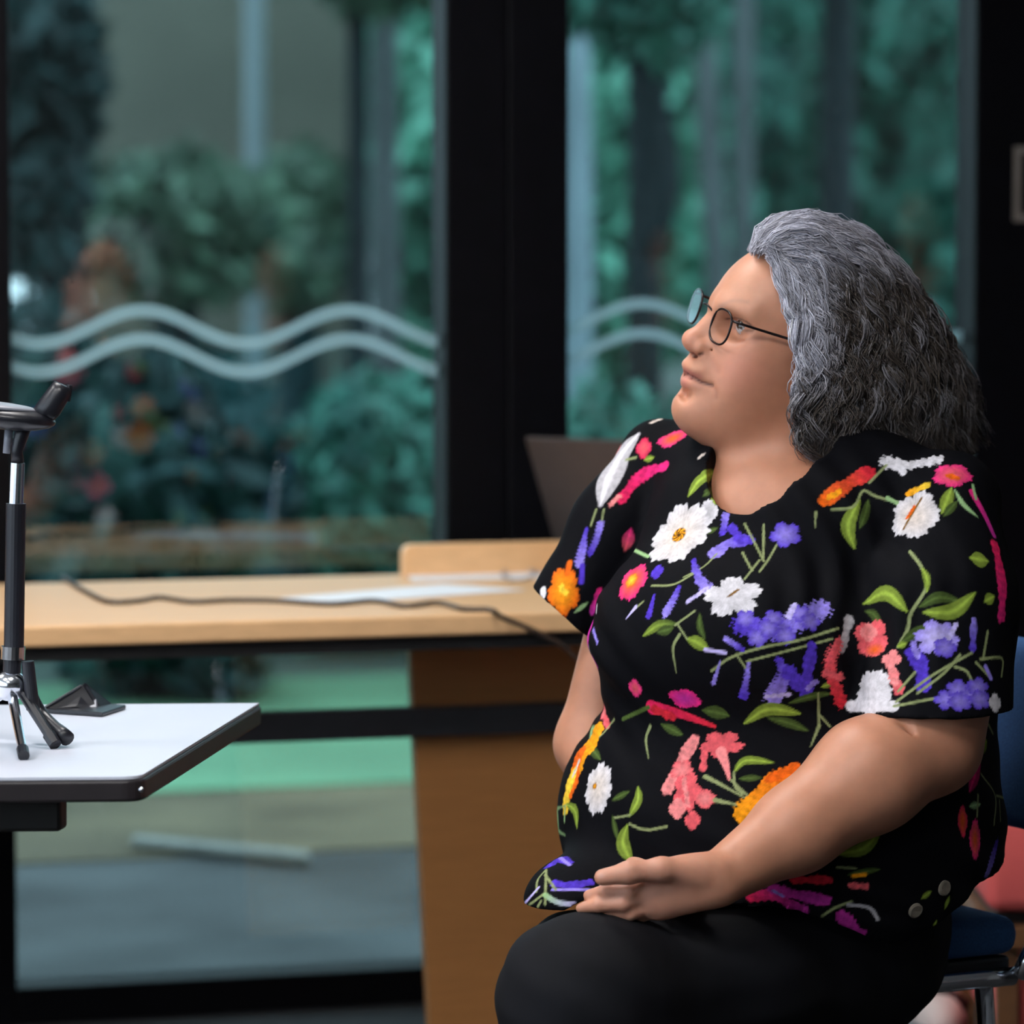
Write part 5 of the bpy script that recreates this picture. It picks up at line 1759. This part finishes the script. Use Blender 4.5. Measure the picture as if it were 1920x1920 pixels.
for sl in (-1, 1):
    MB().tube(catmull([CPt(0.08, 0.215 * sl, 0.01), CPt(0.07, 0.215 * sl, SZ - 0.09), CPt(0.03, 0.215 * sl, SZ - 0.070), CPt(-0.2, 0.215 * sl, SZ - 0.070)], 16), 0.011, 12).build('leg', M['chrome'], ch, smooth=True)
    MB().tube([CPt(-0.20, 0.205 * sl, 0.01), CPt(-0.165, 0.205 * sl, SZ - 0.070)], 0.011, 12).build('leg', M['chrome'], ch, smooth=True)
    MB().tube(catmull([CPt(-0.2, 0.225 * sl, SZ - 0.07), CPt(-0.25, 0.225 * sl, SZ + 0.02), CPt(-0.285, 0.225 * sl, SZ + 0.18), CPt(-0.30, 0.21 * sl, SZ + 0.31)], 14), 0.010, 10).build('back_upright', M['chrome'], ch, smooth=True)
MB().tube([CPt(0.076, -0.21, 0.16), CPt(0.076, 0.21, 0.16)], 0.008, 10).build('stretcher', M['chrome'], ch, smooth=True)

# red upholstered chair further back on the right
rY = 5.75
r0 = at(1852, 1530, rY)
rz1 = r0[2]; rz0 = at(1852, 1712, rY)[2]
rc = thing('lounge_chair', 'coral red upholstered block chair behind the blue chair at the right edge', 'armchair', (r0[0] + 0.3, rY + 0.3, 0))
MB().box(r0[0], r0[0] + 0.6, rY, rY + 0.6, rz0, rz1).build('seat_cushion', M['red_fabric'], rc, bevel=0.02, seg=3, smooth=True)
MB().box(r0[0] + 0.0, r0[0] + 0.6, rY + 0.01, rY + 0.6, rz0 - 0.055, rz0 - 0.022).build('seat_rail', M['leather'], rc, bevel=0.003)
MB().box(r0[0] + 0.02, r0[0] + 0.58, rY + 0.04, rY + 0.56, rz0 - 0.0215, rz0 - 0.0005).build('seat_webbing', M['black_steel'], rc)
MB().box(r0[0] + 0.04, r0[0] + 0.56, rY + 0.04, rY + 0.56, 0.06, rz0 - 0.056).build('base', M['red_fabric'], rc, bevel=0.01)
MB().box(r0[0] + 0.02, r0[0] + 0.6, rY + 0.48, rY + 0.62, rz1, rz1 + 0.3).build('backrest', M['red_fabric'], rc, bevel=0.03, seg=3, smooth=True) if False else None
for (a, b) in ((0.02, 0.03), (0.56, 0.03), (0.02, 0.55), (0.56, 0.55)):
    MB().box(r0[0] + a, r0[0] + a + 0.03, rY + b, rY + b + 0.03, 0.0, rz0 - 0.0555).build('leg', M['leather'], rc)

# pale shoe on the floor behind the chair
sp = onz(1748, 1965, 0.0)
sh = thing('shoe', 'pale shoe with grey sole on the floor behind the chrome chair leg', 'shoe', sp)
def shoe_part(z0, z1, g):
    out = []
    for a in np.linspace(0, 2 * math.pi, 20, endpoint=False):
        x = 0.045 * math.cos(a) * (1 + 0.15 * math.sin(a)); y = 0.12 * math.sin(a)
        out.append(sp + np.array([x * g + y * 0.35 * g, y * g, z0]))
    return out
MB().prism(shoe_part(0.0, 0, 1.0), (0, 0, 0.045)).build('sole', M['grey_sole'], sh, bevel=0.006)
bd = MB().ellipsoid(sp + np.array([0.008, 0.02, 0.050]), np.eye(3), (0.046, 0.095, 0.055), 20, 12)
bd.build('upper', M['pale'], sh, smooth=True)
MB().tube([sp + np.array([-0.04, -0.02, 0.06]), sp + np.array([0.0, -0.03, 0.105]), sp + np.array([0.05, -0.02, 0.07])], 0.012, 10).build('strap', M['shoe'], sh, smooth=True)

# ================================================================== SEATED AUDIENCE (seen as reflections in the panes)
M['shirt_teal'] = mat('teal_shirt', (0.03, 0.22, 0.26), 0.85, var=0.1)
M['shirt_grey'] = mat('grey_jumper', (0.10, 0.11, 0.13), 0.9, var=0.1)
M['shirt_brown'] = mat('brown_cardigan', (0.14, 0.08, 0.05), 0.9, var=0.1)
M['skin_plain'] = mat('plain_skin', srgb(190, 134, 108), 0.5, var=0.05)
M['hair_plain'] = mat('dark_brown_hair', (0.03, 0.022, 0.018), 0.6, var=0.3, scale=60, stretch=(1, 1, 0.2))

def seated(px, py, Yv, label, shirt_m):
    v = at(px, py, Yv)
    real = v - 2 * np.dot(v - W0, NN) * NN
    zh = real[2] - 1.16
    base = np.array([real[0], real[1], 0.0])
    t = thing('person', label, 'person', base)
    fw = (at(1450, 900, Y0) - base) * np.array([1, 1, 0]); fw /= np.linalg.norm(fw)
    lf = np.array([-fw[1], fw[0], 0])
    Rm = np.array([fw, lf, ZZ])
    def p(f, l, z):
        return base + fw * f + lf * l + ZZ * z
    def grid():
        g = 0.011
        return Field(np.arange(base[0] - 0.66, base[0] + 0.66, g), np.arange(base[1] - 0.66, base[1] + 0.66, g), np.arange(0.0, 1.45, g))
    def done(F, name, m):
        V, Q = F.mesh()
        link(np_mesh(name, relax(V, Q, 2) - base, Q), name, m, t, smooth=True)
    zc = 1.16 + zh
    F = grid()
    F.ell(p(0.01, 0, zc), (0.095, 0.075, 0.115), Rm, 0.02).ell(p(0.05, 0, zc - 0.07), (0.05, 0.048, 0.05), Rm, 0.03)
    F.cone(p(0.105, 0, zc), p(0.118, 0, zc - 0.02), 0.010, 0.014, 0.012)
    F.cone(p(-0.02, 0, zc - 0.06), p(-0.03, 0, zc - 0.22), 0.055, 0.06, 0.02)
    F.cone(p(-0.03, 0, zc - 0.25), p(0.0, 0, 0.55), 0.10, 0.12, 0.03)
    for sgn in (1, -1):
        F.chain([p(-0.03, 0.19 * sgn, zc - 0.27), p(0.02, 0.25 * sgn, zc - 0.52), p(0.25, 0.10 * sgn, 0.62), p(0.33, 0.06 * sgn, 0.60)], [0.045, 0.042, 0.03, 0.035], 0.02)
        F.chain([p(0, 0.10 * sgn, 0.53), p(0.42, 0.11 * sgn, 0.53), p(0.44, 0.11 * sgn, 0.08)], [0.06, 0.05, 0.04], 0.02)
    done(F, 'body', M['skin_plain'])
    F = grid()
    F.ell(p(-0.02, 0, zc - 0.42), (0.135, 0.20, 0.24), Rm, 0.03)
    F.chain([p(-0.03, 0.19, zc - 0.26), p(-0.03, 0, zc - 0.22), p(-0.03, -0.19, zc - 0.26)], [0.062, 0.065, 0.062], 0.04)
    F.ell(p(0.0, 0, 0.60), (0.17, 0.20, 0.13), Rm, 0.05)
    for sgn in (1, -1):
        F.chain([p(-0.03, 0.19 * sgn, zc - 0.27), p(0.02, 0.25 * sgn, zc - 0.52), p(0.20, 0.13 * sgn, 0.63)], [0.062, 0.058, 0.046], 0.02)
    done(F, 'shirt', shirt_m)
    F = grid()
    F.ell(p(0, 0, 0.55), (0.16, 0.19, 0.085), Rm, 0.03)
    for sgn in (1, -1):
        F.chain([p(0, 0.10 * sgn, 0.55), p(0.42, 0.11 * sgn, 0.55), p(0.44, 0.11 * sgn, 0.10)], [0.085, 0.075, 0.06], 0.03)
    done(F, 'trousers', M['trousers'])
    F = grid()
    F.ell(p(-0.015, 0, zc + 0.02), (0.105, 0.088, 0.115), Rm, 0.02).ell(p(-0.05, 0, zc - 0.05), (0.075, 0.085, 0.09), Rm, 0.03)
    F.ell(p(0.105, 0, zc - 0.05), (0.075, 0.075, 0.105), Rm, 0.02, 'd')
    done(F, 'hair', M['hair_plain'])
    for sgn in (1, -1):
        F = grid()
        F.chain([p(0.40, 0.11 * sgn, 0.045), p(0.56, 0.12 * sgn, 0.035)], [0.042, 0.032], 0.02)
        F.op(lambda X, Y, Z: Z - 0.004 + 0 * X + 0 * Y, base - 1, base + np.array([1, 1, 0.004]), 0, 'd')
        done(F, 'shoe', M['shoe'])
    # the chair, a copy of the blue one
    c = ch.copy(); COL.objects.link(c)
    ang = math.atan2(fw[1], fw[0]) - math.atan2(cf[1], cf[0])
    rot = Matrix.Rotation(ang, 3, 'Z')
    off = Vector(cc) - Vector(ROOT_LOC['chair'])
    c.location = Vector(base) + Vector(fw) * 0.08 - rot @ off
    c.rotation_euler = (0, 0, ang)
    c['label'] = 'blue upholstered chair under the ' + label.split(' seen')[0]
    for o in list(ch.children):
        o2 = o.copy(); COL.objects.link(o2); o2.parent = c
    return t

seated(522, 510, 12.6, 'person in a teal shirt seen only as a reflection in the left window', M['shirt_teal'])
seated(1258, 478, 13.2, 'person in a brown cardigan seen only as a reflection in the right window', M['shirt_brown'])
seated(1738, 415, 11.8, 'person in a grey jumper seen only as a reflection at the right window edge', M['shirt_grey'])
